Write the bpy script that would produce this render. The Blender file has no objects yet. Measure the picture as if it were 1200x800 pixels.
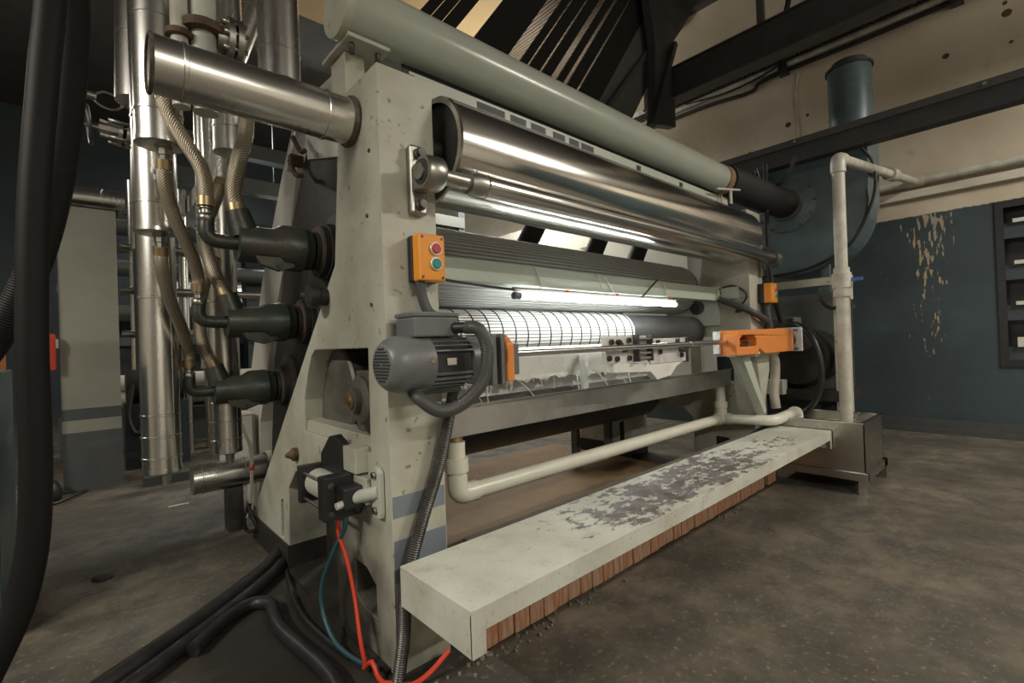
import bpy, bmesh, math, random
from mathutils import Vector, Matrix, geometry
random.seed(7)
sc = bpy.context.scene
COL = sc.collection
R = math.radians

# ------------------------------------------------------------------ camera
yaw, pitch, roll, FPX, CAMZ = R(47.951), R(0.390), R(-2.070), 557.9, 1.05
fw = Vector((math.cos(yaw)*math.cos(pitch), math.sin(yaw)*math.cos(pitch), math.sin(pitch)))
rt = fw.cross(Vector((0, 0, 1))).normalized()
up = rt.cross(fw)
rt2 = rt*math.cos(roll) + up*math.sin(roll)
up2 = up*math.cos(roll) - rt*math.sin(roll)
cam = bpy.data.objects.new('camera', bpy.data.cameras.new('camera'))
COL.objects.link(cam)
M3 = Matrix((rt2, up2, -fw)).transposed()
cam.matrix_world = Matrix.Translation((0, 0, CAMZ)) @ M3.to_4x4()
cam.data.sensor_width = 36.0
cam.data.lens = 36.0*FPX/1200.0
cam.data.clip_start = 0.02
sc.camera = cam

# ------------------------------------------------------------------ world, exposure
w = bpy.data.worlds.new('world'); sc.world = w; w.use_nodes = True
w.node_tree.nodes['Background'].inputs[0].default_value = (0.55, 0.6, 0.7, 1)
w.node_tree.nodes['Background'].inputs[1].default_value = 0.02
sc.view_settings.view_transform = 'Standard'
sc.view_settings.look = 'None'
sc.view_settings.gamma = 1.0
sc.view_settings.use_curve_mapping = False
sc.view_settings.exposure = 0.2
# unseen lamps added to light the room: (centre, length axis, colour, watts, label)
WARM, COOL = (1.0, 0.94, 0.83), (0.92, 1.0, 0.97)
UNSEEN_LAMPS = [((0.4, -2.9, 2.9), 'x', WARM, 105), ((-2.4, 1.2, 3.0), 'y', WARM, 130), ((4.5, -2.2, 3.6), 'x', WARM, 175),
              ((-1.6, 6.0, 3.6), 'x', WARM, 26), ((2.6, 8.2, 5.0), 'x', COOL, 80), ((4.6, 5.2, 3.7), 'x', WARM, 95)]
TUBE_EMIT = 27.0

# ------------------------------------------------------------------ materials
MATS = {}
def mat(name, col, rough=0.5, metal=0.0, col2=None, scale=8.0, amount=0.5, bump=0.0, bscale=None, detail=5.0,
        emit=None, estr=0.0, stretch=(1, 1, 1), spec=0.5, rvar=0.0, lo=0.4, hi=0.65):
    m = bpy.data.materials.new(name); m.use_nodes = True
    nt = m.node_tree; b = nt.nodes['Principled BSDF']
    b.inputs['Base Color'].default_value = (*col, 1)
    b.inputs['Roughness'].default_value = rough
    b.inputs['Metallic'].default_value = metal
    b.inputs['Specular IOR Level'].default_value = spec
    if emit:
        b.inputs['Emission Color'].default_value = (*emit, 1)
        b.inputs['Emission Strength'].default_value = estr
    if col2 or bump or rvar:
        g = nt.nodes.new('ShaderNodeNewGeometry')
        mp = nt.nodes.new('ShaderNodeMapping'); mp.inputs['Scale'].default_value = stretch
        nt.links.new(g.outputs['Position'], mp.inputs['Vector'])
        n = nt.nodes.new('ShaderNodeTexNoise'); n.inputs['Scale'].default_value = scale
        n.inputs['Detail'].default_value = detail; n.inputs['Roughness'].default_value = 0.6
        nt.links.new(mp.outputs[0], n.inputs['Vector'])
        if col2:
            mr = nt.nodes.new('ShaderNodeMapRange')
            mr.inputs['From Min'].default_value = lo; mr.inputs['From Max'].default_value = hi
            mr.inputs['To Max'].default_value = amount
            nt.links.new(n.outputs['Fac'], mr.inputs['Value'])
            mx = nt.nodes.new('ShaderNodeMix'); mx.data_type = 'RGBA'
            mx.inputs[6].default_value = (*col, 1); mx.inputs[7].default_value = (*col2, 1)
            nt.links.new(mr.outputs[0], mx.inputs[0])
            nt.links.new(mx.outputs[2], b.inputs['Base Color'])
        if rvar:
            m2 = nt.nodes.new('ShaderNodeMapRange')
            m2.inputs['From Min'].default_value = 0.3; m2.inputs['From Max'].default_value = 0.7
            m2.inputs['To Min'].default_value = max(0.02, rough-rvar); m2.inputs['To Max'].default_value = rough+rvar
            nt.links.new(n.outputs['Fac'], m2.inputs['Value']); nt.links.new(m2.outputs[0], b.inputs['Roughness'])
        if bump:
            n2 = nt.nodes.new('ShaderNodeTexNoise'); n2.inputs['Scale'].default_value = bscale or scale*3
            n2.inputs['Detail'].default_value = 4
            nt.links.new(mp.outputs[0], n2.inputs['Vector'])
            bp = nt.nodes.new('ShaderNodeBump'); bp.inputs['Strength'].default_value = bump
            bp.inputs['Distance'].default_value = 0.01
            nt.links.new(n2.outputs['Fac'], bp.inputs['Height']); nt.links.new(bp.outputs[0], b.inputs['Normal'])
    MATS[name] = m
    return m

mat('paint', (0.47, 0.475, 0.40), 0.38, 0, (0.31, 0.285, 0.215), 4, 0.65, 0.05, 40, detail=8)
mat('paint_clean', (0.47, 0.50, 0.44), 0.35, 0, (0.38, 0.39, 0.33), 7, 0.35)
mat('paint_beam', (0.40, 0.44, 0.38), 0.45, 0, (0.34, 0.36, 0.31), 6, 0.3)
mat('duct_paint', (0.40, 0.43, 0.375), 0.24, 0, (0.34, 0.355, 0.30), 4, 0.5)
mat('column_paint', (0.33, 0.34, 0.285), 0.35, 0.1, (0.27, 0.27, 0.225), 3, 0.5)
mat('rubble_grey', (0.17, 0.15, 0.12), 0.85)
mat('stripe_grey', (0.17, 0.20, 0.23), 0.45, 0, (0.22, 0.24, 0.25), 12, 0.4)
mat('dark_grey_paint', (0.075, 0.085, 0.09), 0.5, 0, (0.11, 0.11, 0.10), 8, 0.5)
mat('chrome', (0.74, 0.73, 0.70), 0.17, 1.0, (0.34, 0.31, 0.25), 3.0, 0.65, 0, stretch=(0.35, 3, 3), rvar=0.07)
mat('polished', (0.72, 0.71, 0.69), 0.2, 1.0, (0.5, 0.48, 0.44), 5, 0.5, stretch=(0.4, 3, 3))
mat('stainless', (0.70, 0.69, 0.66), 0.27, 1.0, (0.56, 0.55, 0.52), 4, 0.5, stretch=(1, 1, 0.3), rvar=0.05)
mat('stainless_wall', (0.50, 0.48, 0.43), 0.3, 1.0, (0.30, 0.28, 0.24), 3, 0.6, 0.02, 20, rvar=0.06)
mat('tray_steel', (0.50, 0.49, 0.46), 0.42, 0.9, (0.28, 0.26, 0.23), 6, 0.5)
mat('steel', (0.42, 0.41, 0.38), 0.35, 1.0, (0.25, 0.23, 0.2), 14, 0.6)
mat('dark_steel', (0.12, 0.115, 0.11), 0.45, 0.8, (0.05, 0.045, 0.04), 12, 0.7)
mat('cast_iron', (0.030, 0.042, 0.036), 0.38, 0.25, (0.075, 0.055, 0.04), 14, 0.6, 0.15, 60)
mat('rust', (0.13, 0.075, 0.045), 0.7, 0.3, (0.05, 0.035, 0.03), 18, 0.8, 0.3, 60)
mat('grease_grey', (0.15, 0.14, 0.12), 0.5, 0.3, (0.08, 0.07, 0.055), 9, 0.7, 0.15, 40)
mat('oily', (0.024, 0.022, 0.021), 0.55, 0.3, (0.06, 0.053, 0.043), 7, 0.7, 0.2, 40)
mat('black', (0.012, 0.012, 0.013), 0.45, 0, (0.03, 0.03, 0.03), 20, 0.5)
mat('black_hose', (0.006, 0.0056, 0.0052), 0.6, spec=0.2)
mat('rubber', (0.014, 0.013, 0.013), 0.7)
mat('grey_hose', (0.055, 0.055, 0.053), 0.5)
mat('motor_grey', (0.135, 0.145, 0.145), 0.38, 0, (0.10, 0.10, 0.10), 14, 0.5)
mat('orange', (0.72, 0.24, 0.055), 0.42, 0, (0.62, 0.20, 0.05), 12, 0.4)
mat('box_orange', (0.80, 0.29, 0.02), 0.36)
mat('red_button', (0.42, 0.035, 0.03), 0.35)
mat('green_button', (0.02, 0.24, 0.19), 0.35)
mat('red_plastic', (0.60, 0.05, 0.02), 0.4)
mat('blue_plastic', (0.03, 0.10, 0.35), 0.4)
mat('teal_hose', (0.03, 0.085, 0.10), 0.4)
mat('pvc', (0.68, 0.67, 0.57), 0.32, 0, (0.58, 0.56, 0.46), 6, 0.5)
mat('pvc_dirty', (0.54, 0.53, 0.47), 0.4, 0, (0.30, 0.27, 0.2), 9, 0.6)
mat('fan_blue', (0.10, 0.145, 0.16), 0.33, 0.1, (0.06, 0.08, 0.085), 5, 0.6)
mat('beam_dark', (0.028, 0.029, 0.029), 0.5, 0, (0.06, 0.055, 0.05), 6, 0.5)
mat('beam_grey', (0.055, 0.056, 0.057), 0.45, 0, (0.085, 0.075, 0.07), 6, 0.5)
mat('dark_wood', (0.007, 0.0065, 0.006), 0.6, 0, (0.013, 0.012, 0.010), 4, 0.7, stretch=(4, 4, 0.6))
mat('slate_panel', (0.10, 0.11, 0.105), 0.5, 0, (0.07, 0.07, 0.065), 3, 0.5)
mat('white_sleeve', (0.70, 0.70, 0.685), 0.5)
mat('white_paintwork', (0.72, 0.72, 0.68), 0.5, 0, (0.55, 0.53, 0.47), 10, 0.5, 0.2, 50)
mat('drip', (0.66, 0.66, 0.60), 0.3, 0, (0.45, 0.44, 0.38), 20, 0.5)
mat('flute_grey', (0.50, 0.50, 0.485), 0.5, 0.1, (0.42, 0.42, 0.40), 6, 0.5)
mat('roller_dark', (0.085, 0.085, 0.085), 0.45, 0.3, (0.05, 0.05, 0.05), 6, 0.5)
mat('brass', (0.42, 0.33, 0.19), 0.4, 0.9, (0.25, 0.19, 0.11), 14, 0.6)
mat('aluminium', (0.72, 0.71, 0.69), 0.4, 0.2, (0.42, 0.40, 0.38), 16, 0.6)
mat('brown_floor', (0.20, 0.12, 0.05), 0.65, 0, (0.13, 0.08, 0.035), 4, 0.7, 0.1, 30)
mat('gasket', (0.055, 0.045, 0.035), 0.7, 0.2, (0.2, 0.16, 0.11), 40, 0.6)
mat('cork', (0.26, 0.16, 0.085), 0.7, 0, (0.15, 0.09, 0.05), 20, 0.6)
mat('cream_far', (0.56, 0.52, 0.44), 0.7)
mat('white_far', (0.52, 0.51, 0.46), 0.55, 0, (0.42, 0.41, 0.36), 4, 0.4)
mat('navy_paint', (0.03, 0.043, 0.05), 0.5, 0, (0.05, 0.06, 0.065), 5, 0.5)
mat('ceil', (0.055, 0.05, 0.045), 0.8, 0, (0.09, 0.08, 0.07), 3, 0.5)
mat('roof_sheet', (0.17, 0.135, 0.10), 0.6, 0, (0.10, 0.08, 0.06), 4, 0.5)
mat('ochre_panel', (0.42, 0.30, 0.15), 0.7, 0, (0.36, 0.26, 0.13), 2, 0.5)
mat('tube_glow', (1, 1, 1), 0.5, emit=(0.94, 1.0, 0.97), estr=TUBE_EMIT)
mat('lamp_warm', (1, 1, 1), 0.5, emit=WARM, estr=30)
mat('lamp_cool', (1, 1, 1), 0.5, emit=COOL, estr=30)
mat('wire_black', (0.03, 0.03, 0.03), 0.6)
mat('brick_red', (0.40, 0.165, 0.08), 0.85, 0, (0.46, 0.35, 0.25), 16, 0.95, 0.5, 60, stretch=(4, 4, 0.5))
mat('mortar', (0.10, 0.085, 0.07), 0.9, 0, (0.06, 0.05, 0.04), 20, 0.5)
mat('lettering', (0.05, 0.05, 0.055), 0.6)

def custom_mats():
    # concrete floor with damp patches and an oily area around the machine's feet
    m = bpy.data.materials.new('concrete'); m.use_nodes = True; nt = m.node_tree; L = nt.links
    b = nt.nodes['Principled BSDF']; b.inputs['Specular IOR Level'].default_value = 0.4
    g = nt.nodes.new('ShaderNodeNewGeometry')
    def noise(s, d=6, r=0.62):
        n = nt.nodes.new('ShaderNodeTexNoise'); n.inputs['Scale'].default_value = s
        n.inputs['Detail'].default_value = d; n.inputs['Roughness'].default_value = r
        L.new(g.outputs['Position'], n.inputs['Vector']); return n
    def rng(sock, a, bb, c=0, d=1):
        n = nt.nodes.new('ShaderNodeMapRange')
        for k, v in zip(('From Min', 'From Max', 'To Min', 'To Max'), (a, bb, c, d)): n.inputs[k].default_value = v
        L.new(sock, n.inputs['Value']); return n.outputs[0]
    def mix(f, a, bb):
        n = nt.nodes.new('ShaderNodeMix'); n.data_type = 'RGBA'
        if isinstance(a, tuple): n.inputs[6].default_value = (*a, 1)
        else: L.new(a, n.inputs[6])
        if isinstance(bb, tuple): n.inputs[7].default_value = (*bb, 1)
        else: L.new(bb, n.inputs[7])
        L.new(f, n.inputs[0]); return n.outputs[2]
    n1, n2, n3 = noise(1.3), noise(6), noise(45, 3)
    c = mix(rng(n1.outputs['Fac'], 0.38, 0.62), (0.062, 0.054, 0.042), (0.17, 0.146, 0.11))
    c = mix(rng(n2.outputs['Fac'], 0.40, 0.62, 0, 0.8), c, (0.056, 0.050, 0.041))
    c = mix(rng(n3.outputs['Fac'], 0.58, 0.72, 0, 0.65), c, (0.26, 0.24, 0.20))
    # oil around (0.55, 1.9)
    d = nt.nodes.new('ShaderNodeVectorMath'); d.operation = 'DISTANCE'
    d.inputs[1].default_value = (0.62, 1.85, 0); L.new(g.outputs['Position'], d.inputs[0])
    ad = nt.nodes.new('ShaderNodeMath'); ad.operation = 'MULTIPLY_ADD'
    L.new(n2.outputs['Fac'], ad.inputs[0]); ad.inputs[1].default_value = 0.5; L.new(d.outputs['Value'], ad.inputs[2])
    oil = rng(ad.outputs[0], 0.55, 0.95, 0.92, 0)
    c = mix(oil, c, (0.018, 0.016, 0.014))
    L.new(c, b.inputs['Base Color'])
    L.new(rng(n2.outputs['Fac'], 0.3, 0.7, 0.42, 0.75), b.inputs['Roughness'])
    bp = nt.nodes.new('ShaderNodeBump'); bp.inputs['Strength'].default_value = 0.25; bp.inputs['Distance'].default_value = 0.01
    L.new(n2.outputs['Fac'], bp.inputs['Height']); L.new(bp.outputs[0], b.inputs['Normal'])
    MATS['concrete'] = m
    # right wall: cream above, blue-green below z = 2.24, a peeling streak and rusty water marks
    m = bpy.data.materials.new('two_tone_wall'); m.use_nodes = True; nt = m.node_tree; L = nt.links
    b = nt.nodes['Principled BSDF']; b.inputs['Roughness'].default_value = 0.55
    g = nt.nodes.new('ShaderNodeNewGeometry')
    sx = nt.nodes.new('ShaderNodeSeparateXYZ'); L.new(g.outputs['Position'], sx.inputs[0])
    n1, n2, n3 = noise(1.1), noise(5), noise(30, 4)
    cream = mix(rng(n1.outputs['Fac'], 0.4, 0.65), (0.56, 0.49, 0.385), (0.45, 0.38, 0.285))
    cream = mix(rng(n2.outputs['Fac'], 0.62, 0.78, 0, 0.5), cream, (0.30, 0.22, 0.14))
    blue = mix(rng(n1.outputs['Fac'], 0.4, 0.62), (0.040, 0.060, 0.067), (0.024, 0.038, 0.043))
    blue = mix(rng(n3.outputs['Fac'], 0.66, 0.74, 0, 0.25), blue, (0.25, 0.26, 0.24))
    # peeling streak around Y = 0.72
    mp = nt.nodes.new('ShaderNodeMapping'); mp.inputs['Scale'].default_value = (1, 1, 0.22)
    L.new(g.outputs['Position'], mp.inputs['Vector'])
    n4 = nt.nodes.new('ShaderNodeTexNoise'); n4.inputs['Scale'].default_value = 34; n4.inputs['Detail'].default_value = 6
    L.new(mp.outputs[0], n4.inputs['Vector'])
    def math_(op, a, bb):
        n = nt.nodes.new('ShaderNodeMath'); n.operation = op
        for i, v in enumerate((a, bb)):
            if isinstance(v, (int, float)): n.inputs[i].default_value = v
            else: L.new(v, n.inputs[i])
        return n.outputs[0]
    dy = math_('ABSOLUTE', math_('SUBTRACT', sx.outputs['Y'], 0.74), 0)
    dz = math_('SUBTRACT', 2.24, sx.outputs['Z'])
    core = rng(math_('ADD', dy, math_('MULTIPLY', dz, 0.14)), 0.0, 0.34, 0.17, -0.10)
    pe = rng(math_('ADD', n4.outputs['Fac'], core), 0.625, 0.65)
    blue = mix(pe, blue, mix(rng(n2.outputs['Fac'], 0.4, 0.6), (0.33, 0.29, 0.21), (0.42, 0.30, 0.14)))
    edge = math_('ADD', sx.outputs['Z'], math_('MULTIPLY', math_('SUBTRACT', n3.outputs['Fac'], 0.5), 0.03))
    c = mix(rng(edge, 2.235, 2.245), blue, cream)
    L.new(c, b.inputs['Base Color'])
    MATS['two_tone_wall'] = m
    # worn paint on the step: white paint with scuffed purple-grey patches
    m = bpy.data.materials.new('step_paint'); m.use_nodes = True; nt = m.node_tree; L = nt.links
    b = nt.nodes['Principled BSDF']; b.inputs['Roughness'].default_value = 0.45
    g = nt.nodes.new('ShaderNodeNewGeometry')
    sx = nt.nodes.new('ShaderNodeSeparateXYZ'); L.new(g.outputs['Position'], sx.inputs[0])
    mp = nt.nodes.new('ShaderNodeMapping'); mp.inputs['Scale'].default_value = (0.8, 1.3, 1)
    L.new(g.outputs['Position'], mp.inputs['Vector'])
    n5 = nt.nodes.new('ShaderNodeTexNoise'); n5.inputs['Scale'].default_value = 16; n5.inputs['Detail'].default_value = 8
    n5.inputs['Roughness'].default_value = 0.72
    L.new(mp.outputs[0], n5.inputs['Vector'])
    n1, n2, n3 = noise(3), noise(12), noise(60, 4)
    midX = rng(math_('ABSOLUTE', math_('SUBTRACT', sx.outputs['X'], 2.05), 0), 0.5, 1.2, 0.15, -0.09)
    midX = math_('MAXIMUM', midX, rng(math_('ABSOLUTE', math_('SUBTRACT', sx.outputs['X'], 3.1), 0), 0.1, 0.5, 0.07, -0.10))
    midY = rng(math_('ABSOLUTE', math_('SUBTRACT', sx.outputs['Y'], 1.12), 0), 0.06, 0.2, 0.04, -0.08)
    wear = rng(math_('ADD', math_('ADD', n5.outputs['Fac'], midX), midY), 0.62, 0.65)
    base = mix(rng(n1.outputs['Fac'], 0.4, 0.65), (0.55, 0.56, 0.50), (0.44, 0.43, 0.36))
    base = mix(rng(n3.outputs['Fac'], 0.62, 0.70, 0, 0.6), base, (0.27, 0.21, 0.14))
    base = mix(rng(n2.outputs['Fac'], 0.56, 0.72, 0, 0.55), base, (0.36, 0.33, 0.26))
    worn = mix(rng(n2.outputs['Fac'], 0.42, 0.6), (0.20, 0.18, 0.185), (0.12, 0.105, 0.09))
    up_ = nt.nodes.new('ShaderNodeSeparateXYZ'); L.new(g.outputs['True Normal'], up_.inputs[0])
    wear = math_('MULTIPLY', wear, rng(up_.outputs['Z'], 0.5, 0.6))
    L.new(mix(wear, base, worn), b.inputs['Base Color'])
    MATS['step_paint'] = m
    # braided steel hose (uses the tube UVs)
    m = bpy.data.materials.new('braid'); m.use_nodes = True; nt = m.node_tree; L = nt.links
    b = nt.nodes['Principled BSDF']; b.inputs['Roughness'].default_value = 0.4; b.inputs['Metallic'].default_value = 0.75
    uv = nt.nodes.new('ShaderNodeTexCoord')
    outs = []
    for s in (1, -1):
        mp = nt.nodes.new('ShaderNodeMapping'); mp.inputs['Rotation'].default_value = (0, 0, s*R(45))
        mp.inputs['Scale'].default_value = (1, 1, 1)
        L.new(uv.outputs['UV'], mp.inputs['Vector'])
        wv = nt.nodes.new('ShaderNodeTexWave'); wv.inputs['Scale'].default_value = 1.8
        L.new(mp.outputs[0], wv.inputs['Vector']); outs.append(wv.outputs['Fac'])
    f = math_('MAXIMUM', outs[0], outs[1])
    L.new(mix(rng(f, 0.55, 0.98), (0.14, 0.115, 0.08), (0.62, 0.55, 0.43)), b.inputs['Base Color'])
    bp = nt.nodes.new('ShaderNodeBump'); bp.inputs['Strength'].default_value = 0.5; bp.inputs['Distance'].default_value = 0.004
    L.new(f, bp.inputs['Height']); L.new(bp.outputs[0], b.inputs['Normal'])
    MATS['braid'] = m
custom_mats()
def grease_on(name, centre, r0, r1):
    # a greasy stain of its own ragged shape around the drive end of the machine's foot
    nt = MATS[name].node_tree; L = nt.links; b = nt.nodes['Principled BSDF']
    src = b.inputs['Base Color'].links[0].from_socket
    g = nt.nodes.new('ShaderNodeNewGeometry')
    d = nt.nodes.new('ShaderNodeVectorMath'); d.operation = 'DISTANCE'; d.inputs[1].default_value = centre
    L.new(g.outputs['Position'], d.inputs[0])
    n = nt.nodes.new('ShaderNodeTexNoise'); n.inputs['Scale'].default_value = 7; n.inputs['Detail'].default_value = 7
    L.new(g.outputs['Position'], n.inputs['Vector'])
    a = nt.nodes.new('ShaderNodeMath'); a.operation = 'MULTIPLY_ADD'; a.inputs[1].default_value = 0.55
    L.new(n.outputs['Fac'], a.inputs[0]); L.new(d.outputs['Value'], a.inputs[2])
    mr = nt.nodes.new('ShaderNodeMapRange')
    for k, v in zip(('From Min', 'From Max', 'To Min', 'To Max'), (r0, r1, 0.93, 0)): mr.inputs[k].default_value = v
    L.new(a.outputs[0], mr.inputs['Value'])
    # small scuffs and chips
    n2 = nt.nodes.new('ShaderNodeTexNoise'); n2.inputs['Scale'].default_value = 26; n2.inputs['Detail'].default_value = 6
    L.new(g.outputs['Position'], n2.inputs['Vector'])
    m2 = nt.nodes.new('ShaderNodeMapRange')
    for k, v in zip(('From Min', 'From Max', 'To Min', 'To Max'), (0.66, 0.70, 0, 0.7)): m2.inputs[k].default_value = v
    L.new(n2.outputs['Fac'], m2.inputs['Value'])
    last = src
    for f, c in ((m2.outputs[0], (0.13, 0.105, 0.075)), (mr.outputs[0], (0.022, 0.019, 0.016))):
        x = nt.nodes.new('ShaderNodeMix'); x.data_type = 'RGBA'; x.inputs[7].default_value = (*c, 1)
        L.new(last, x.inputs[6]); L.new(f, x.inputs[0]); last = x.outputs[2]
    L.new(last, b.inputs['Base Color'])
grease_on('paint', (0.72, 1.92, 0.0), 0.58, 0.92)

# ------------------------------------------------------------------ mesh builder
def frame_of(d):
    d = Vector(d).normalized()
    a = Vector((0, 0, 1)) if abs(d.z) < 0.9 else Vector((1, 0, 0))
    u = d.cross(a).normalized(); v = d.cross(u).normalized()
    return d, u, v
def smooth_path(pts, step=0.02):
    P = [Vector(p) for p in pts]
    if len(P) < 3: return P
    Q = [P[0]*2-P[1]] + P + [P[-1]*2-P[-2]]
    out = []
    for i in range(1, len(Q)-2):
        p0, p1, p2, p3 = Q[i-1:i+3]
        n = max(2, int((p2-p1).length/step))
        for k in range(n):
            t = k/n
            out.append(0.5*((2*p1)+(p2-p0)*t+(2*p0-5*p1+4*p2-p3)*t*t+(3*p1-p0-3*p2+p3)*t**3))
    out.append(P[-1]); return out
class MB:
    def __init__(s): s.v = []; s.f = []; s.sm = []; s.uv = {}
    def face(s, idx, smooth=False, uv=None):
        if uv: s.uv[len(s.f)] = uv
        s.f.append(tuple(idx)); s.sm.append(smooth)
    def box(s, x0, x1, y0, y1, z0, z1):
        i = len(s.v)
        s.v += [Vector(p) for p in ((x0,y0,z0),(x1,y0,z0),(x1,y1,z0),(x0,y1,z0),(x0,y0,z1),(x1,y0,z1),(x1,y1,z1),(x0,y1,z1))]
        for f in ((0,3,2,1),(4,5,6,7),(0,1,5,4),(1,2,6,5),(2,3,7,6),(3,0,4,7)): s.face([i+k for k in f])
        return s
    def bar(s, p0, p1, wdt, hgt, upv=(0, 0, 1)):
        p0, p1 = Vector(p0), Vector(p1); d = (p1-p0).normalized()
        a = Vector(upv); u = d.cross(a).normalized(); v = u.cross(d).normalized()
        i = len(s.v)
        for p in (p0, p1):
            for a_, b_ in ((-1,-1),(1,-1),(1,1),(-1,1)): s.v.append(p+u*a_*wdt/2+v*b_*hgt/2)
        for f in ((3,2,1,0),(4,5,6,7),(0,1,5,4),(1,2,6,5),(2,3,7,6),(3,0,4,7)): s.face([i+k for k in f])
        return s
    def lathe(s, o, d, prof, n=32, close=True):
        o = Vector(o); d, u, v = frame_of(d); i0 = len(s.v)
        for t, r in prof:
            for k in range(n):
                a = 2*math.pi*k/n; s.v.append(o+d*t+(u*math.cos(a)+v*math.sin(a))*r)
        for j in range(len(prof)-1):
            sm = True
            (t0, r0), (t1, r1) = prof[j], prof[j+1]
            for k in range(n):
                a, b = i0+j*n+k, i0+j*n+(k+1) % n
                s.face((a, a+n, b+n, b), abs(t1-t0) > 1e-6 or True)
        if close:
            s.face([i0+k for k in range(n)]); s.face([i0+(len(prof)-1)*n+k for k in range(n)][::-1])
        return s
    def cyl(s, p0, p1, r, r1=None, n=24):
        p0, p1 = Vector(p0), Vector(p1); L = (p1-p0).length
        return s.lathe(p0, p1-p0, [(0, r), (L, r if r1 is None else r1)], n)
    def disc(s, c, d, r, t=0.004, n=24): 
        c = Vector(c); d = Vector(d).normalized(); return s.cyl(c, c+d*t, r, n=n)
    def tube(s, pts, r, n=14, smooth=True, step=0.02, rfun=None):
        P = smooth_path(pts, step) if smooth else [Vector(p) for p in pts]
        i0 = len(s.v); L = 0
        d0 = (P[1]-P[0]).normalized(); _, u, v = frame_of(d0); Ls = []
        for i, p in enumerate(P):
            d = (P[min(i+1, len(P)-1)]-P[max(i-1, 0)]).normalized()
            u = (u-d*u.dot(d)).normalized(); v = d.cross(u)
            if i: L += (p-P[i-1]).length
            Ls.append(L); rr = rfun(i, L) if rfun else r
            for k in range(n):
                a = 2*math.pi*k/n; s.v.append(p+(u*math.cos(a)+v*math.sin(a))*rr)
        for j in range(len(P)-1):
            for k in range(n):
                a, b = i0+j*n+k, i0+j*n+(k+1) % n
                s.face((a, b, b+n, a+n), True, [(k/n*4, Ls[j]/r/1.57), ((k+1)/n*4, Ls[j]/r/1.57), ((k+1)/n*4, Ls[j+1]/r/1.57), (k/n*4, Ls[j+1]/r/1.57)])
        s.face([i0+k for k in range(n)][::-1]); s.face([i0+(len(P)-1)*n+k for k in range(n)])
        return s
    def corr(s, pts, r, pitch=0.007, n=14, depth=0.06):
        P = smooth_path(pts, 0.004); Q = [P[0]]; acc = 0.0; st = pitch/2
        for a, b in zip(P, P[1:]):
            l = (b-a).length; d = st-acc
            while d <= l and l > 0:
                Q.append(a+(b-a)*(d/l)); d += st
            acc = l-(d-st)
        return s.tube(Q, r, n, False, 0, lambda i, L: r*(1-depth) if i % 2 else r)
    def prism(s, poly, ax, a0, a1, holes=()):
        # poly in the two other axes, in x<y<z order; extruded along ax from a0 to a1
        def P(p, a):
            q = list(p); q.insert('xyz'.index(ax), a); return Vector(q)
        loops = [list(poly)]+[list(h) for h in holes]
        flat = [p for l in loops for p in l]
        tris = geometry.tessellate_polygon([[Vector((p[0], p[1], 0)) for p in l] for l in loops])
        i = len(s.v); n = len(flat)
        s.v += [P(p, a0) for p in flat]+[P(p, a1) for p in flat]
        for t in tris:
            s.face([i+k for k in t]); s.face([i+n+k for k in t][::-1])
        o = i
        for l in loops:
            m = len(l)
            for k in range(m):
                a, b = o+k, o+(k+1) % m; s.face((a, b, b+n, a+n))
            o += m
        return s
    def torus(s, c, ax, RR, r, n=40, m=8):
        d, u, v = frame_of(ax); c = Vector(c); i0 = len(s.v)
        for k in range(n):
            a = 2*math.pi*k/n; e = u*math.cos(a)+v*math.sin(a)
            for j in range(m):
                b = 2*math.pi*j/m; s.v.append(c+e*(RR+r*math.cos(b))+d*r*math.sin(b))
        for k in range(n):
            for j in range(m):
                s.face((i0+k*m+j, i0+((k+1) % n)*m+j, i0+((k+1) % n)*m+(j+1) % m, i0+k*m+(j+1) % m), True)
        return s
    def ball(s, c, r, n=12):
        return s.lathe(Vector(c)-Vector((0, 0, r)), (0, 0, 1), [(r-r*math.cos(math.pi*k/n), max(1e-4, r*math.sin(math.pi*k/n))) for k in range(n+1)], n*2)
    def mesh(s, name, m, off):
        me = bpy.data.meshes.new(name)
        me.from_pydata([v-off for v in s.v], [], s.f)
        bm = bmesh.new(); bm.from_mesh(me)
        bm.faces.ensure_lookup_table()
        if s.uv:
            ul = bm.loops.layers.uv.new('UVMap')
            for fi, uvs in s.uv.items():
                for lp, q in zip(bm.faces[fi].loops, uvs): lp[ul].uv = q
        for f, sm_ in zip(bm.faces, s.sm): f.smooth = sm_
        bmesh.ops.recalc_face_normals(bm, faces=bm.faces[:])
        for e in bm.edges:
            if len(e.link_faces) == 2 and e.calc_face_angle(0) > R(38): e.smooth = False
        bm.to_mesh(me); bm.free()
        me.materials.append(MATS[m])
        return me

def wloc(o):
    l = Vector((0, 0, 0))
    while o: l = l+o.location; o = o.parent
    return l
def tag(o, label=None, cat=None, group=None, kind=None):
    if label: o['label'] = label
    if cat: o['category'] = cat
    if group: o['group'] = group
    if kind: o['kind'] = kind
    return o
def thing(name, label, cat, loc, group=None):
    o = bpy.data.objects.new(name, None); COL.objects.link(o); o.location = loc; o.empty_display_size = 0.05
    return tag(o, label, cat, group)
def part(name, mb, m, parent, bevel=0, label=None, kind=None):
    off = wloc(parent) if parent else None
    if off is None:
        xs = [v.x for v in mb.v]; ys = [v.y for v in mb.v]; zs = [v.z for v in mb.v]
        off = Vector(((min(xs)+max(xs))/2, (min(ys)+max(ys))/2, min(zs)))
    own = off
    o = bpy.data.objects.new(name, mb.mesh(name, m, own)); COL.objects.link(o)
    if parent: o.parent = parent
    else: o.location = own
    if bevel:
        b = o.modifiers.new('bevel', 'BEVEL'); b.width = bevel; b.segments = 2; b.limit_method = 'ANGLE'; b.angle_limit = R(40)
    return tag(o, label, None, None, kind)
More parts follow.
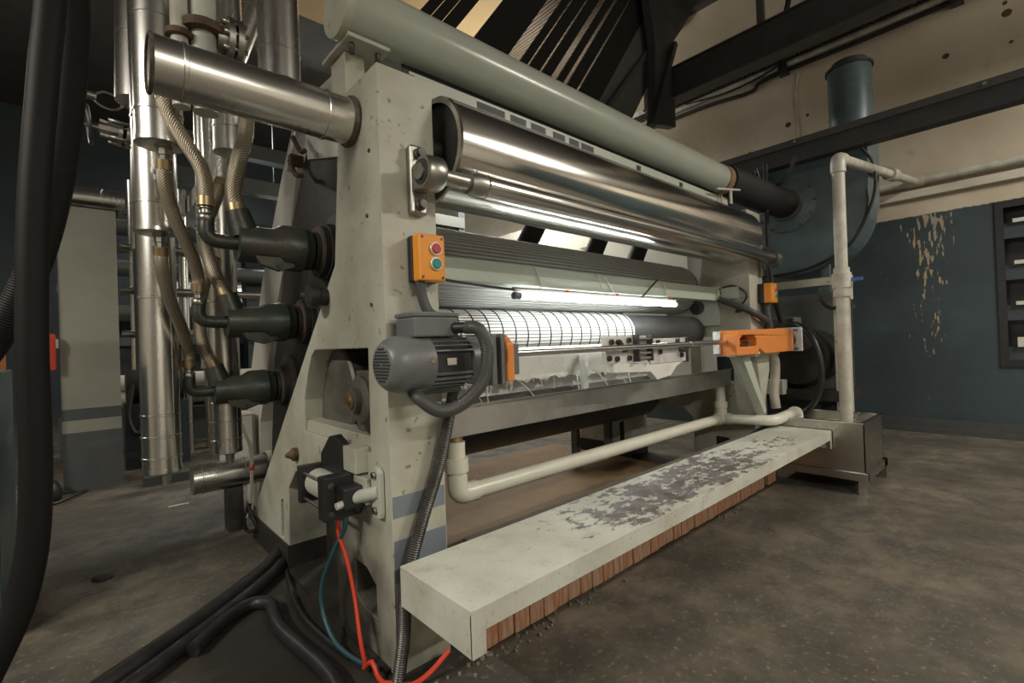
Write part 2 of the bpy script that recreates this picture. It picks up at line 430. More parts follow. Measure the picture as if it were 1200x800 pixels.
def single(name, mb, m, label, cat, group=None, bevel=0, kind=None):
    return tag(part(name, mb, m, None, bevel), label, cat, group, kind)
def struct(name, mb, m, bevel=0): return tag(part(name, mb, m, None, bevel), kind='structure')

# ================================================================== the room
struct('floor', MB().box(-6, 6.7, -5, 12.2, -0.2, 0), 'concrete')
struct('ceiling', MB().box(-6, 6.7, -5, 12.2, 5.6, 5.8), 'ceil')
wr = struct('wall_right', MB().prism([(-5, 0), (12.2, 0), (12.2, 5.6), (-5, 5.6)], 'x', 6.48, 6.68, [[(-1.2, 0.67), (0.256, 0.67), (0.256, 2.235), (-1.2, 2.235)]]), 'two_tone_wall')
struct('wall_back', MB().box(-6, 6.48, 12, 12.2, 0, 5.6), 'navy_paint')
struct('wall_left', MB().box(-6.2, -6, -5, 12.2, 0, 5.6), 'cream_far')
struct('wall_front', MB().box(-6, 6.48, -5.2, -5, 0, 5.6), 'cream_far')
kb = MB().box(6.36, 6.48, -5, 4.5, 0, 0.05); kb.box(6.44, 6.48, -5, 4.5, 0.05, 0.13)
struct('baseboard_right', kb, 'beam_grey')
# louvred window at the right edge
wn = tag(bpy.data.objects.new('window_1', None), kind='structure'); COL.objects.link(wn); wn.location = (6.48, -0.4, 0.67)
part('window_backing', MB().box(6.66, 6.68, -1.2, 0.256, 0.67, 2.235), 'black', wn)
part('window_frame', MB().prism([(-1.2, 0.67), (0.256, 0.67), (0.256, 2.235), (-1.2, 2.235)], 'x', 6.465, 6.50, [[(-1.15, 0.74), (0.20, 0.74), (0.20, 2.17), (-1.15, 2.17)]]), 'black', wn)
for i, z in enumerate((0.78, 1.17, 1.55, 1.94)):
    part('slat', MB().box(6.45, 6.50, -1.15, 0.14, z+0.08, z+0.115 if i else z+0.17), 'white_far', wn)
    part('slat', MB().box(6.49, 6.52, -1.15, 0.20, z-0.06 if i else z-0.04, z+0.08), 'navy_paint', wn)
# cornice ledge and cable tray on the right wall
struct('trim_1', MB().box(6.42, 6.48, -5, 12, 2.42, 2.50), 'cream_far')

# ================================================================== unseen added lamps
def unseen_lamp(c, ax, col, watts, label):
    c = Vector(c); t = thing('ceiling_lamp', label, 'ceiling lamp', c, 'fluorescent ceiling lamps')
    h = 0.75
    d = Vector((1, 0, 0)) if ax == 'x' else Vector((0, 1, 0)); s_ = Vector((0, 1, 0)) if ax == 'x' else Vector((1, 0, 0))
    m = MB(); m.bar(c-d*h+Vector((0, 0, .09)), c+d*h+Vector((0, 0, .09)), 0.12, 0.07); part('housing', m, 'white_far', t)
    part('tube', MB().cyl(c-d*(h-.03), c+d*(h-.03), 0.018, n=12), 'lamp_warm' if col is WARM else 'lamp_cool', t)
    m = MB()
    for q in (-.5, .5): m.cyl(c+d*q+Vector((0, 0, .12)), Vector((c.x, c.y, 5.6))+d*q, 0.006, n=6)
    part('hanger', m, 'beam_dark', t)
    l = bpy.data.lights.new('lamp_light', 'AREA'); l.shape = 'RECTANGLE'; l.size = 1.5 if ax == 'x' else 0.12; l.size_y = 0.12 if ax == 'x' else 1.5
    l.energy = watts; l.color = col
    o = bpy.data.objects.new('lamp_light', l); COL.objects.link(o); o.parent = t; o.location = (0, 0, -0.03)
    if c.z > 4.5: return
    u = l.copy(); u.energy = watts*0.45; o = bpy.data.objects.new('lamp_uplight', u); COL.objects.link(o); o.parent = t; o.location = (0, 0, 0.14); o.rotation_euler = (math.pi, 0, 0)  # extra upward light added to brighten the roof above the lamp
for i, (c, ax, col, wt) in enumerate(UNSEEN_LAMPS):
    unseen_lamp(c, ax, col, wt, ['fluorescent lamp hung above the floor in front of the machine', 'fluorescent lamp hung left of the black corrugated hoses',
        'fluorescent lamp hung above the stainless tank side of the floor', 'cool fluorescent lamp hung over the far left column',
        'cool fluorescent lamp hung over the machines at the back', 'fluorescent lamp hung above the slanted dark slats'][i])

# ================================================================== machine side frames
def side_frame(x0, x1, label, near):
    t = thing('side_frame', label, 'machine frame', ((x0+x1)/2, 2.0, 0), 'side frames of the coating machine')
    outline = [(1.40, 0), (1.40, 1.975), (1.70, 1.975), (1.79, 1.38), (3.04, 0.19), (3.04, 0), (2.46, 0), (2.44, 0.40), (2.33, 0.50), (1.95, 0.50), (1.87, 0.42), (1.86, 0)]
    win = [(1.537, 0.70), (1.532, 1.056), (2.03, 1.058), (2.08, 1.03), (2.13, 0.95), (2.18, 0.84), (2.19, 0.70)]
    slot1 = [(2.53, 0.14), (2.53, 0.33), (2.58, 0.31), (2.58, 0.13)]
    slot2 = [(1.53, 0.14), (1.53, 0.25), (1.60, 0.29), (1.69, 0.294), (1.69, 0.167), (1.62, 0.14)]
    part('plate', MB().prism(outline, 'x', x0, x1, [win, slot1, slot2]), 'paint', t, 0.004)
    # painted bands on the front edge
    xo = 0.0015
    for za, zb in ((0.506, 0.575), (0.30, 0.434)):
        part('painted_band', MB().box(x0-0.001 if not near else x0+0.004, x1-0.004 if near else x1, 1.40-xo, 1.402, za, zb), 'stripe_grey', t)
    part('inner_web', MB().box(x1-0.03, x1-0.004, 1.45, 1.80, 0.05, 0.40) if near else MB().box(x0+0.004, x0+0.03, 1.45, 1.80, 0.05, 0.40), 'oily', t)  # dark plates added behind the foot slots to block light from behind
    part('inner_web', MB().box(x1-0.03, x1-0.004, 2.50, 2.62, 0.10, 0.40) if near else MB().box(x0+0.004, x0+0.03, 2.50, 2.62, 0.10, 0.40), 'oily', t)
    part('base_strip', MB().box(x0-0.02, x1+0.02, 1.44, 3.06, 0.0, 0.015), 'oily', t)
    part('foot_shoe', MB().box(x0-0.01, x1+0.01, 2.45, 3.05, 0.015, 0.12), 'oily', t)
    return t
fn = side_frame(0.72, 0.925, 'tall pale green side frame nearest the camera, carrying the orange button box', True)
ff = side_frame(3.60, 3.84, 'pale green side frame at the far end, beside the blue fan', False)
# guide blocks and worm gear inside the window of the near frame
part('guide_block', MB().box(0.735, 0.90, 1.545, 2.20, 0.70, 0.75), 'paint', fn, 0.003)
part('guide_block', MB().box(0.675, 0.735, 1.56, 1.83, 0.63, 0.715), 'paint', fn, 0.003)
part('guide_block', MB().box(0.685, 0.735, 1.51, 1.76, 0.535, 0.622), 'paint', fn, 0.003)
m = MB().lathe((0.80, 2.03, 0.87), (1, 0, 0), [(0, 0.19), (0.01, 0.20), (0.09, 0.20), (0.10, 0.19)], 44)
part('drive_wheel', m, 'grease_grey', fn)
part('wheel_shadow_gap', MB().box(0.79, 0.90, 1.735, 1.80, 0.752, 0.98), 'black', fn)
part('back_cover', MB().box(0.905, 0.915, 1.50, 2.25, 0.66, 1.09), 'oily', fn)
gb = part('gear_box', MB().box(0.76, 0.90, 1.545, 1.73, 0.752, 0.975), 'grease_grey', fn, 0.008)
part('gear_cap', MB().box(0.78, 0.88, 1.56, 1.66, 0.975, 1.01), 'paint', gb, 0.004)
part('gear_cover', MB().lathe((0.765, 1.67, 0.87), (-1, 0, 0), [(0, 0.085), (0.02, 0.085), (0.026, 0.07), (0.028, 0.045), (0.05, 0.042)], 28), 'grease_grey', gb)
part('shaft_end', MB().lathe((0.72, 1.67, 0.87), (-1, 0, 0), [(0, 0.03), (0.012, 0.03), (0.016, 0.012), (0.03, 0.012)], 16), 'brass', gb)
part('side_hub', MB().lathe((0.765, 1.60, 0.80), (-1, 0, 0), [(0, 0.05), (0.015, 0.05), (0.02, 0.03)], 24), 'dark_steel', gb)
m = MB()
for y, z in ((2.30, 0.60), (1.50, 1.50), (1.49, 1.20), (1.47, 1.71)): m.lathe((0.72, y, z), (-1, 0, 0), [(0, 0.007), (0.004, 0.007)], 10)
part('bolt_heads', m, 'rust', fn)
m = MB().lathe((0.70, 2.30, 0.585), (-1, 0, 0), [(-.02, 0.03), (0, 0.03), (0.006, 0.02), (0.02, 0.013), (0.03, 0.008)], 16)
part('pivot_stud', m, 'rust', fn)
m = MB().lathe((0.72, 1.885, 1.265), (-1, 0, 0), [(0, 0.035), (0.03, 0.035), (0.04, 0.045), (0.07, 0.045), (0.075, 0.02)], 20)
m.cyl((0.655, 1.95, 1.275), (0.66, 1.89, 1.265), 0.014, n=12)
part('clamp_knob', m, 'oily', fn)
# post that carries the overhead duct
part('duct_post', MB().box(0.725, 0.80, 1.65, 1.775, 1.90, 2.135), 'paint', fn, 0.003)
pl = part('post_plate', MB().box(0.70, 0.86, 1.56, 1.80, 2.135, 2.15), 'paint', fn, 0.002)
m = MB()
for x, y in ((0.83, 1.60), (0.73, 1.60), (0.83, 1.78)):
    m.cyl((x, y, 2.10), (x, y, 2.175), 0.010, n=6)
part('post_bolts', m, 'dark_steel', fn)
part('duct_post', MB().box(3.66, 3.76, 1.60, 1.70, 1.975, 2.155), 'paint', ff, 0.003)
# bracket of the far frame that carries the rod drive
part('bracket_plate', MB().prism([(3.215, 0.915), (3.735, 0.915), (3.735, 0.50), (3.56, 0.495)], 'y', 1.37, 1.399), 'paint', ff, 0.003)
part('bracket_rib', MB().prism([(3.205, 0.915), (3.33, 0.915), (3.585, 0.52), (3.55, 0.495)], 'y', 1.31, 1.369), 'paint_clean', ff, 0.003)
part('bracket_rib', MB().prism([(3.50, 0.915), (3.735, 0.915), (3.735, 0.80), (3.60, 0.52)], 'y', 1.335, 1.369), 'paint', ff, 0.003)
part('bracket_top', MB().box(3.18, 3.76, 1.27, 1.399, 0.915, 0.928), 'paint', ff)
# inner bearing plate of the far frame
part('inner_plate', MB().prism([(1.62, 1.14), (2.02, 1.14), (2.06, 1.22), (2.02, 1.34), (1.62, 1.40)], 'x', 3.565, 3.60), 'paint_clean', ff, 0.003)
part('bearing_cap', MB().lathe((3.565, 1.78, 1.285), (-1, 0, 0), [(0, 0.055), (0.02, 0.055), (0.022, 0.03), (0.005, 0.03), (0.004, 0.001)], 24), 'dark_steel', ff)
part('inner_lug', MB().box(3.58, 3.60, 1.47, 1.60, 1.33, 1.42), 'paint_clean', ff, 0.003)

# ================================================================== rollers
t = thing('chrome_drum', 'large stained chrome drum between the frames, just below the overhead duct', 'roller', (2.27, 1.475, 1.59))
part('shell', MB().lathe((0.965, 1.475, 1.768), (1, 0, 0), [(0, 0.168), (0, 0.186), (0.006, 0.192), (2.594, 0.192), (2.60, 0.186), (2.60, 0.168)], 96, False), 'chrome', t)
part('end_plate', MB().lathe((0.985, 1.475, 1.768), (1, 0, 0), [(0, 0.03), (0, 0.169), (0.004, 0.169)], 48), 'oily', t)
part('end_plate', MB().lathe((3.55, 1.475, 1.768), (1, 0, 0), [(0, 0.169), (0.004, 0.169), (0.004, 0.03)], 48), 'oily', t)
part('journal', MB().cyl((0.93, 1.475, 1.768), (3.595, 1.475, 1.768), 0.045), 'dark_steel', t)

def pillow(parent, x, near):
    m = MB(); y = 1.398; zc = 1.61; yc = 1.30
    m.box(x-0.03, x+0.03, y-0.03, y, zc-0.115, zc+0.115); m.box(x-0.028, x+0.028, yc, y-0.03, zc-0.045, zc+0.045)
    bh = part('bearing_housing', m, 'steel', parent, 0.008)
    part('bearing_ring', MB().lathe((x-0.035, yc, zc), (1, 0, 0), [(0, 0.040), (0, 0.05), (0.008, 0.056), (0.062, 0.056), (0.07, 0.05), (0.07, 0.03)], 28), 'steel', bh)
    part('bearing_seal', MB().lathe((x-0.038, yc, zc), (1, 0, 0), [(0, 0.024), (0.001, 0.040), (0.004, 0.041)], 24), 'oily', bh)
    for dz in (-0.085, 0.085):
        part('bolt', MB().lathe((x, y-0.03, zc+dz), (0, -1, 0), [(0, 0.019), (0.008, 0.019), (0.009, 0.014), (0.025, 0.014)], 12), 'dark_steel', bh)
t = thing('guide_roller', 'long polished steel guide roller on pillow-block bearings in front of the chrome drum', 'roller', (2.35, 1.30, 1.56))
part('roller_tube', MB().lathe((1.06, 1.30, 1.61), (1, 0, 0), [(0, 0.03), (0, 0.039), (0.005, 0.044), (2.68, 0.044), (2.69, 0.039), (2.69, 0.03)], 48), 'polished', t)
part('collar', MB().lathe((0.995, 1.30, 1.61), (1, 0, 0), [(0, 0.03), (0, 0.036), (0.03, 0.043), (0.062, 0.043), (0.062, 0.03)], 32), 'steel', t)
part('shaft', MB().cyl((0.80, 1.30, 1.61), (3.86, 1.30, 1.61), 0.026), 'steel', t)
pillow(t, 0.845, True); pillow(t, 3.80, False)
part('end_disc', MB().lathe((3.755, 1.30, 1.61), (1, 0, 0), [(0, 0.052), (0.006, 0.058), (0.02, 0.058), (0.022, 0.03)], 32), 'dark_steel', t)

t = thing('idler_roller', 'slimmer steel roller behind and just below the polished guide roller', 'roller', (2.27, 1.72, 1.66))
part('roller_tube', MB().lathe((0.935, 1.72, 1.707), (1, 0, 0), [(0, 0.03), (0, 0.043), (0.004, 0.047), (2.646, 0.047), (2.65, 0.043), (2.65, 0.03)], 40), 'polished', t)

t = thing('fluted_roller', 'grey roller with fine lengthwise flutes behind the pale cross beam', 'roller', (2.27, 1.95, 1.24))
m = MB(); n = 300; i0 = len(m.v); NS = 24
for j in range(NS+1):
    x = 0.94+2.60*j/NS
    for k in range(n):
        a = 2*math.pi*k/n+0.0*j; rr = 0.19 if k % 5 in (0, 1, 2) else 0.178
        m.v.append(Vector((x, 1.95+rr*math.cos(a), 1.436+rr*math.sin(a))))
for j in range(NS):
    for k in range(n):
        a, b = i0+j*n+k, i0+j*n+(k+1) % n; m.face((a, b, b+n, a+n))
m.face([i0+k for k in range(n)][::-1]); m.face([i0+NS*n+k for k in range(n)])
part('fluted_shell', m, 'flute_grey', t)
part('end_ring', MB().lathe((3.54, 1.95, 1.436), (1, 0, 0), [(0, 0.19), (0.025, 0.185), (0.026, 0.06)], 48), 'roller_dark', t)
part('journal', MB().cyl((0.93, 1.95, 1.436), (3.595, 1.95, 1.436), 0.05), 'dark_steel', t)

t = thing('mesh_roller', 'white roller wrapped in black wire mesh, lit by the tube lamp', 'roller', (2.27, 1.85, 0.97))
MY, MZ, MR = 1.85, 1.10, 0.13
part('roller_core', MB().lathe((0.94, MY, MZ), (1, 0, 0), [(0, MR-.008), (2.62, MR-.008)], 72), 'roller_dark', t)
part('white_cover', MB().lathe((0.945, MY, MZ), (1, 0, 0), [(0, MR-.007), (0, MR), (1.66, MR), (1.66, MR-.007)], 96, False), 'white_sleeve', t)
ring_me = None
for i in range(20):
    x = 1.0+i*0.083
    if ring_me is None:
        o = part('mesh_ring', MB().torus((x, MY, MZ), (1, 0, 0), MR+0.001, 0.0036, 72, 6), 'wire_black', t); ring_me = o
    else:
        o = ring_me.copy(); COL.objects.link(o); o.parent = t; o.location = (x-1.0, 0, 0)
m = MB()
for k in range(48):
    a = 2*math.pi*k/48
    y, z = MY+(MR+.001)*math.cos(a), MZ+(MR+.001)*math.sin(a)
    m.cyl((0.95, y, z), (2.60, y, z), 0.0017, n=4)
part('mesh_wires', m, 'wire_black', t, kind='stuff')
part('journal', MB().cyl((0.93, MY, MZ), (3.595, MY, MZ), 0.04), 'dark_steel', t)

# lower dark press roller
t = thing('press_roller', 'dark roller below the steel tray, in shadow', 'roller', (2.27, 2.35, 0.40))
part('roller_tube', MB().lathe((0.94, 2.35, 0.60), (1, 0, 0), [(0, 0.05), (0, 0.2), (2.64, 0.2), (2.64, 0.05)], 64), 'roller_dark', t)

# ================================================================== overhead duct
t = thing('suction_duct', 'long pale green round duct lying over the machine, ending in a black sleeve', 'duct', (2.2, 1.60, 2.15))
DY, DZ, DR = 1.60, 2.251, 0.101
part('pipe', MB().lathe((0.70, DY, DZ), (1, 0, 0), [(0, DR), (2.94, DR)], 72), 'duct_paint', t)
part('end_flange', MB().lathe((0.675, DY, DZ), (1, 0, 0), [(0, 0.02), (0, DR+.006), (0.03, DR+.006), (0.03, DR-.01)], 56), 'paint', t)
part('clamp_band', MB().lathe((3.60, DY, DZ), (1, 0, 0), [(0, DR), (0, DR+.008), (0.09, DR+.008), (0.09, DR)], 56), 'cork', t)
part('rubber_sleeve', MB().corr([(3.68, DY, DZ), (4.0, 1.585, 2.25), (4.4, 1.56, 2.245), (4.83, 1.53, 2.24)], 0.125, 0.05, 40, 0.03), 'rubber', t)
# slotted lip below the duct
m = MB(); m.box(0.94, 3.58, 1.566, 1.571, 2.086, 2.098); m.box(0.94, 3.58, 1.566, 1.571, 2.02, 2.056)
part('lip_rail', m, 'paint_clean', t)
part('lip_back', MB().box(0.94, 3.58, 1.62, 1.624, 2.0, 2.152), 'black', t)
for x, wd_ in ((0.96, 0.30), (1.42, 0.03), (1.55, 0.03), (1.68, 0.05), (1.82, 0.03), (1.93, 0.015), (2.05, 0.40), (2.50, 0.45), (3.0, 0.56)):
    part('lip_tab', MB().box(x, x+wd_, 1.5655, 1.5715, 2.05, 2.09), 'paint_clean', t)
m = MB().bar((3.35, 1.50, 2.10), (3.66, 1.47, 2.14), 0.02, 0.012); m.box(3.52, 3.55, 1.475, 1.485, 2.02, 2.12)
part('support_clip', m, 'paint_clean', t)

# ================================================================== cross beam, tube lamp
t = thing('cross_beam', 'pale green flat beam spanning the two side frames above the tube lamp', 'beam', (2.26, 1.66, 1.325))
part('beam_bar', MB().box(0.925, 3.585, 1.62, 1.70, 1.325, 1.422), 'paint_beam', t, 0.004)
part('end_bracket', MB().box(3.545, 3.60, 1.605, 1.62, 1.33, 1.43), 'paint_clean', t, 0.002)
m = MB()
for x, z in ((3.56, 1.35), (3.56, 1.41), (3.585, 1.38)): m.lathe((x, 1.605, z), (0, -1, 0), [(0, 0.008), (0.006, 0.008)], 8)
part('bracket_bolts', m, 'dark_steel', t)

t = thing('tube_lamp', 'bright white fluorescent tube hung on wires under the cross beam', 'lamp', (2.15, 1.585, 1.25))
part('glass_tube', MB().cyl((1.49, 1.585, 1.272), (2.865, 1.585, 1.272), 0.014, n=16), 'tube_glow', t)
part('end_cap', MB().cyl((1.45, 1.585, 1.272), (1.49, 1.585, 1.272), 0.017, n=16), 'motor_grey', t)
part('end_cap', MB().cyl((2.865, 1.585, 1.272), (2.885, 1.585, 1.272), 0.016, n=16), 'aluminium', t)
part('lamp_channel', MB().box(1.46, 2.88, 1.578, 1.60, 1.292, 1.303), 'white_paintwork', t)
for x in (1.64, 2.12, 2.80):
    wp = part('hanging_wire', MB().tube([(x-0.03, 1.615, 1.425), (x, 1.611, 1.38), (x+0.01, 1.605, 1.32), (x, 1.585, 1.258), (x+0.02, 1.578, 1.272)], 0.0028, 6), 'pvc_dirty', t)
part('hanging_strap', MB().bar((2.50, 1.612, 1.29), (2.72, 1.614, 1.43), 0.004, 0.014, (0, 1, 0)), 'grey_hose', t)
part('hanging_wire', MB().tube([(2.16, 1.612, 1.41), (2.22, 1.61, 1.35), (2.25, 1.60, 1.30)], 0.003, 6), 'white_sleeve', t)
for x in (1.83, 2.26, 2.84):
    part('wire_tie', MB().box(x, x+0.022, 1.60, 1.612, 1.303, 1.318), 'red_plastic', t)
m = MB().tube([(0.93, 1.615, 1.355), (1.1, 1.613, 1.325), (1.3, 1.61, 1.31), (1.46, 1.595, 1.30)], 0.006, 8)
m.tube([(1.46, 1.603, 1.31), (1.8, 1.612, 1.313), (2.3, 1.612, 1.312), (2.9, 1.61, 1.318)], 0.0035, 6)
part('lamp_cable', m, 'black', t)

# ================================================================== trough, drips and tray
t = thing('coating_trough', 'white coating trough under the mesh roller with dripping edge', 'trough', (2.0, 1.66, 0.82))
part('trough_ledge', MB().prism([(1.60, 0.99), (1.60, 1.006), (1.71, 1.036), (1.72, 0.82), (1.70, 0.82), (1.69, 1.012)], 'x', 0.93, 2.75), 'white_sleeve', t)
part('trough_front', MB().prism([(1.60, 0.99), (1.612, 0.99), (1.655, 0.895), (1.643, 0.895)], 'x', 0.93, 2.75), 'white_paintwork', t)
m = MB(); i0 = len(m.v); n = 130; zs = []
for i in range(n+1):
    x = 0.95+1.85*i/n; z = 0.884+0.006*math.sin(i*0.7)-random.random()*0.008
    if random.random() < 0.25: z -= random.random()*0.025
    m.v += [Vector((x, 1.640, 0.902)), Vector((x, 1.640, z)), Vector((x, 1.650, z)), Vector((x, 1.650, 0.902))]
for i in range(n):
    a = i0+4*i
    for p, q in ((0, 1), (1, 2), (2, 3), (3, 0)): m.face((a+p, a+4+p, a+4+q, a+q))
part('drip_edge', m, 'drip', t, kind='stuff')
m = MB(); 
for i in range(34):
    x = 1.0+random.random()*1.75; z = 0.885-random.random()*0.01; l = 0.015+random.random()*0.05
    m.lathe((x, 1.645, z), (0, 0, -1), [(0, 0.009), (0.012, 0.005), (l*0.8, 0.0028), (l, 0.004), (l+.004, 0.001)], 8)
part('drips', m, 'drip', t, kind='stuff')
m = MB()
for x, dx in ((1.18, 0.05), (1.3, -0.04), (1.46, 0.07), (1.9, -0.05), (2.05, 0.04), (2.2, 0.06), (2.35, -0.05), (2.5, 0.05), (2.62, 0.05)):
    m.tube([(x, 1.632, 0.90), (x+dx*.3, 1.60, 0.88), (x+dx*.8, 1.575, 0.84), (x+dx, 1.558, 0.81)], 0.0022, 5)
part('coating_strands', m, 'drip', t, kind='stuff')
t = thing('steel_tray', 'long grey stainless drip tray below the coating trough', 'tray', (2.26, 1.75, 0.685))
part('front_wall', MB().box(0.93, 3.595, 1.555, 1.563, 0.69, 0.808), 'tray_steel', t, 0.002)
m = MB().box(0.93, 3.595, 1.563, 2.15, 0.69, 0.698); m.box(0.93, 3.595, 2.142, 2.15, 0.698, 0.81)
part('tray_pan', m, 'tray_steel', t)
part('folded_rim', MB().box(0.93, 3.595, 1.545, 1.565, 0.806, 0.814), 'polished', t)

single('standpipe', MB().cyl((1.92, 1.58, 0.699), (1.92, 1.58, 0.985), 0.02, n=20).lathe((1.92, 1.58, 0.955), (0, 0, 1), [(0, 0.02), (0, 0.024), (0.03, 0.024), (0.03, 0.02)], 20).box(1.91, 1.93, 1.58, 1.605, 0.965, 0.985), 'white_sleeve', 'short white vertical pipe standing at the tray edge left of the rod carriage', 'pipe')

# ================================================================== rod, carriage, drives
t = thing('metering_rod', 'thin polished metering rod running from the grey motor to the orange drive', 'rod', (2.0, 1.30, 1.0))
part('rod_bar', MB().cyl((1.155, 1.30, 1.018), (3.30, 1.30, 1.018), 0.0135, n=20), 'polished', t)
part('rod_sleeve', MB().cyl((2.50, 1.30, 1.018), (2.90, 1.30, 1.018), 0.016, n=20), 'polished', t)
t = thing('rod_carriage', 'aluminium clamp carriage with bolts riding on the metering rod', 'carriage', (2.15, 1.34, 0.92))
part('clamp_plate', MB().box(1.78, 2.15, 1.335, 1.36, 0.945, 1.072), 'aluminium', t, 0.002)
part('clamp_plate', MB().box(2.15, 2.53, 1.335, 1.36, 0.925, 1.055), 'aluminium', t, 0.002)
part('clamp_bar', MB().box(2.00, 2.015, 1.305, 1.335, 0.945, 1.078), 'dark_steel', t)
part('clamp_bar', MB().box(2.12, 2.135, 1.305, 1.335, 0.945, 1.078), 'dark_steel', t)
part('end_plate', MB().box(2.515, 2.53, 1.325, 1.36, 0.92, 1.06), 'dark_steel', t)
for x, z in ((1.82, 1.045), (1.80, 0.97), (1.96, 1.05), (1.96, 0.965), (2.22, 1.035), (2.42, 1.04), (2.24, 0.985), (2.46, 0.96), (1.86, 0.965)):
    part('bolt', MB().lathe((x, 1.335, z), (0, -1, 0), [(0, 0.014), (0.012, 0.014), (0.012, 0.007), (0.006, 0.007)], 10), 'dark_steel', t)
m = MB()
for z in (1.055, 0.985, 0.96): m.cyl((2.015, 1.315, z), (2.12, 1.315, z), 0.008, n=10)
part('spacer_pins', m, 'steel', t)
part('toggle_lever', MB().bar((1.86, 1.325, 1.05), (1.92, 1.325, 1.0), 0.016, 0.03, (0, 1, 0)), 'dark_steel', t)
part('toggle_lever', MB().bar((2.44, 1.32, 0.985), (2.51, 1.32, 1.02), 0.02, 0.05, (0, 1, 0)), 'dark_steel', t)
part('lower_bracket', MB().prism([(1.84, 0.945), (2.5, 0.925), (2.42, 0.90), (2.36, 0.855), (2.22, 0.84), (2.16, 0.885), (1.84, 0.90)], 'y', 1.34, 1.38), 'white_paintwork', t, 0.004)

t = thing('gear_motor', 'grey finned electric motor with round vented fan cover on the near frame', 'motor', (0.86, 1.30, 0.91))
ax = (1, 0, 0); MC = Vector((0, 1.30, 1.003))
part('fan_cover', MB().lathe((0.652, 1.30, 1.003), ax, [(0, 0.001), (0, 0.058), (0.004, 0.064), (0.02, 0.078), (0.045, 0.086), (0.14, 0.087), (0.14, 0.05)], 48, False), 'motor_grey', t)
m = MB()
for i in range(-5, 6):
    for j in range(-5, 6):
        y, z = (i+0.5*(j % 2))*0.0105, j*0.0095
        if math.hypot(y, z) < 0.053 and math.hypot(y, z) > 0.008: m.lathe((0.6525, 1.30+y, 1.003+z), (-1, 0, 0), [(0, 0.0042), (0.0012, 0.0042)], 6)
part('vent_holes', m, 'black', t, kind='stuff')
part('motor_body', MB().cyl((0.78, 1.30, 1.003), (0.95, 1.30, 1.003), 0.066, n=40), 'motor_grey', t)
for k in range(28):
    a = 2*math.pi*k/28; e = Vector((0, math.cos(a), math.sin(a)))
    if -0.35 < e.z < 0.35 and e.y < 0: continue
    part('cooling_fin', MB().bar(MC+Vector((0.795, 0, 0))+e*0.074, MC+Vector((0.935, 0, 0))+e*0.074, 0.005, 0.022, e), 'motor_grey', t)
part('name_plate', MB().bar((0.80, 1.232, 1.0), (0.925, 1.232, 1.0), 0.06, 0.004, (0, 1, 0)), 'black', t)
part('name_plate', MB().bar((0.835, 1.228, 1.005), (0.87, 1.228, 1.005), 0.022, 0.004, (0, 1, 0)), 'polished', t)
part('cover_screw', MB().lathe((0.775, 1.2145, 1.01), (0, -1, 0), [(0, 0.008), (0.004, 0.007)], 10), 'brass', t)
part('gear_housing', MB().lathe((0.935, 1.30, 1.003), ax, [(0, 0.07), (0.005, 0.08), (0.075, 0.08), (0.085, 0.072), (0.10, 0.06)], 40), 'motor_grey', t)
part('mount_flange', MB().box(1.015, 1.035, 1.225, 1.375, 0.915, 1.09), 'motor_grey', t, 0.004)
part('mount_flange', MB().box(1.055, 1.075, 1.225, 1.375, 0.915, 1.09), 'motor_grey', t, 0.004)
part('coupling_body', MB().cyl((1.035, 1.30, 1.003), (1.055, 1.30, 1.003), 0.06), 'black', t)
part('orange_guard', MB().prism([(1.215, 0.925), (1.39, 0.925), (1.39, 1.085), (1.25, 1.085), (1.215, 1.055)], 'x', 1.075, 1.105), 'orange', t, 0.004)
part('end_block', MB().box(1.105, 1.15, 1.24, 1.36, 0.945, 1.055), 'motor_grey', t, 0.003)
part('rod_chuck', MB().cyl((1.15, 1.30, 1.018), (1.175, 1.30, 1.018), 0.02), 'dark_steel', t)
tb = part('terminal_box', MB().box(0.735, 0.895, 1.245, 1.36, 1.083, 1.145), 'motor_grey', t, 0.006)
part('box_lid', MB().box(0.732, 0.898, 1.242, 1.363, 1.145, 1.16), 'motor_grey', tb, 0.004)
part('cable_gland', MB().cyl((0.88, 1.245, 1.11), (0.90, 1.215, 1.11), 0.018), 'black', tb)
part('mounting_foot', MB().box(0.78, 0.95, 1.32, 1.40, 0.90, 0.935), 'motor_grey', t)

t = thing('rod_drive', 'orange rod drive cover with aluminium end plates on the far frame bracket', 'drive unit', (3.5, 1.30, 0.93))
part('cover', MB().prism([(2.95, 0.935), (2.95, 1.06), (2.985, 1.09), (3.84, 1.098), (3.92, 1.085), (3.95, 1.05), (3.95, 0.93), (3.40, 0.93), (3.30, 0.97), (3.28, 0.93)], 'y', 1.235, 1.36, [[(3.0, 0.985), (3.0, 1.035), (3.04, 1.055), (3.22, 1.055), (3.26, 1.03), (3.26, 0.985)]]), 'orange', t, 0.008)
part('cover_base', MB().box(2.96, 3.94, 1.361, 1.385, 0.935, 1.085), 'grease_grey', t)
part('front_plate', MB().box(2.925, 2.945, 1.33, 1.37, 0.945, 1.085), 'aluminium', t, 0.002)
part('back_plate', MB().box(4.02, 4.04, 1.20, 1.38, 0.925, 1.105), 'aluminium', t, 0.002)
part('rear_hub', MB().cyl((3.95, 1.30, 1.01), (4.02, 1.30, 1.01), 0.06), 'black', t)
part('lower_rail', MB().box(2.96, 3.33, 1.245, 1.37, 0.93, 0.945), 'aluminium', t)
for x, z in ((3.05, 0.97), (3.15, 1.0), (3.22, 0.965)): part('linkage', MB().cyl((x, 1.24, z), (x, 1.37, z), 0.02, n=16), 'steel', t)
for z in (0.945, 1.085):
    part('plate_bolt', MB().cyl((3.955, 1.23, z), (4.02, 1.23, z), 0.008, n=8), 'dark_steel', t)

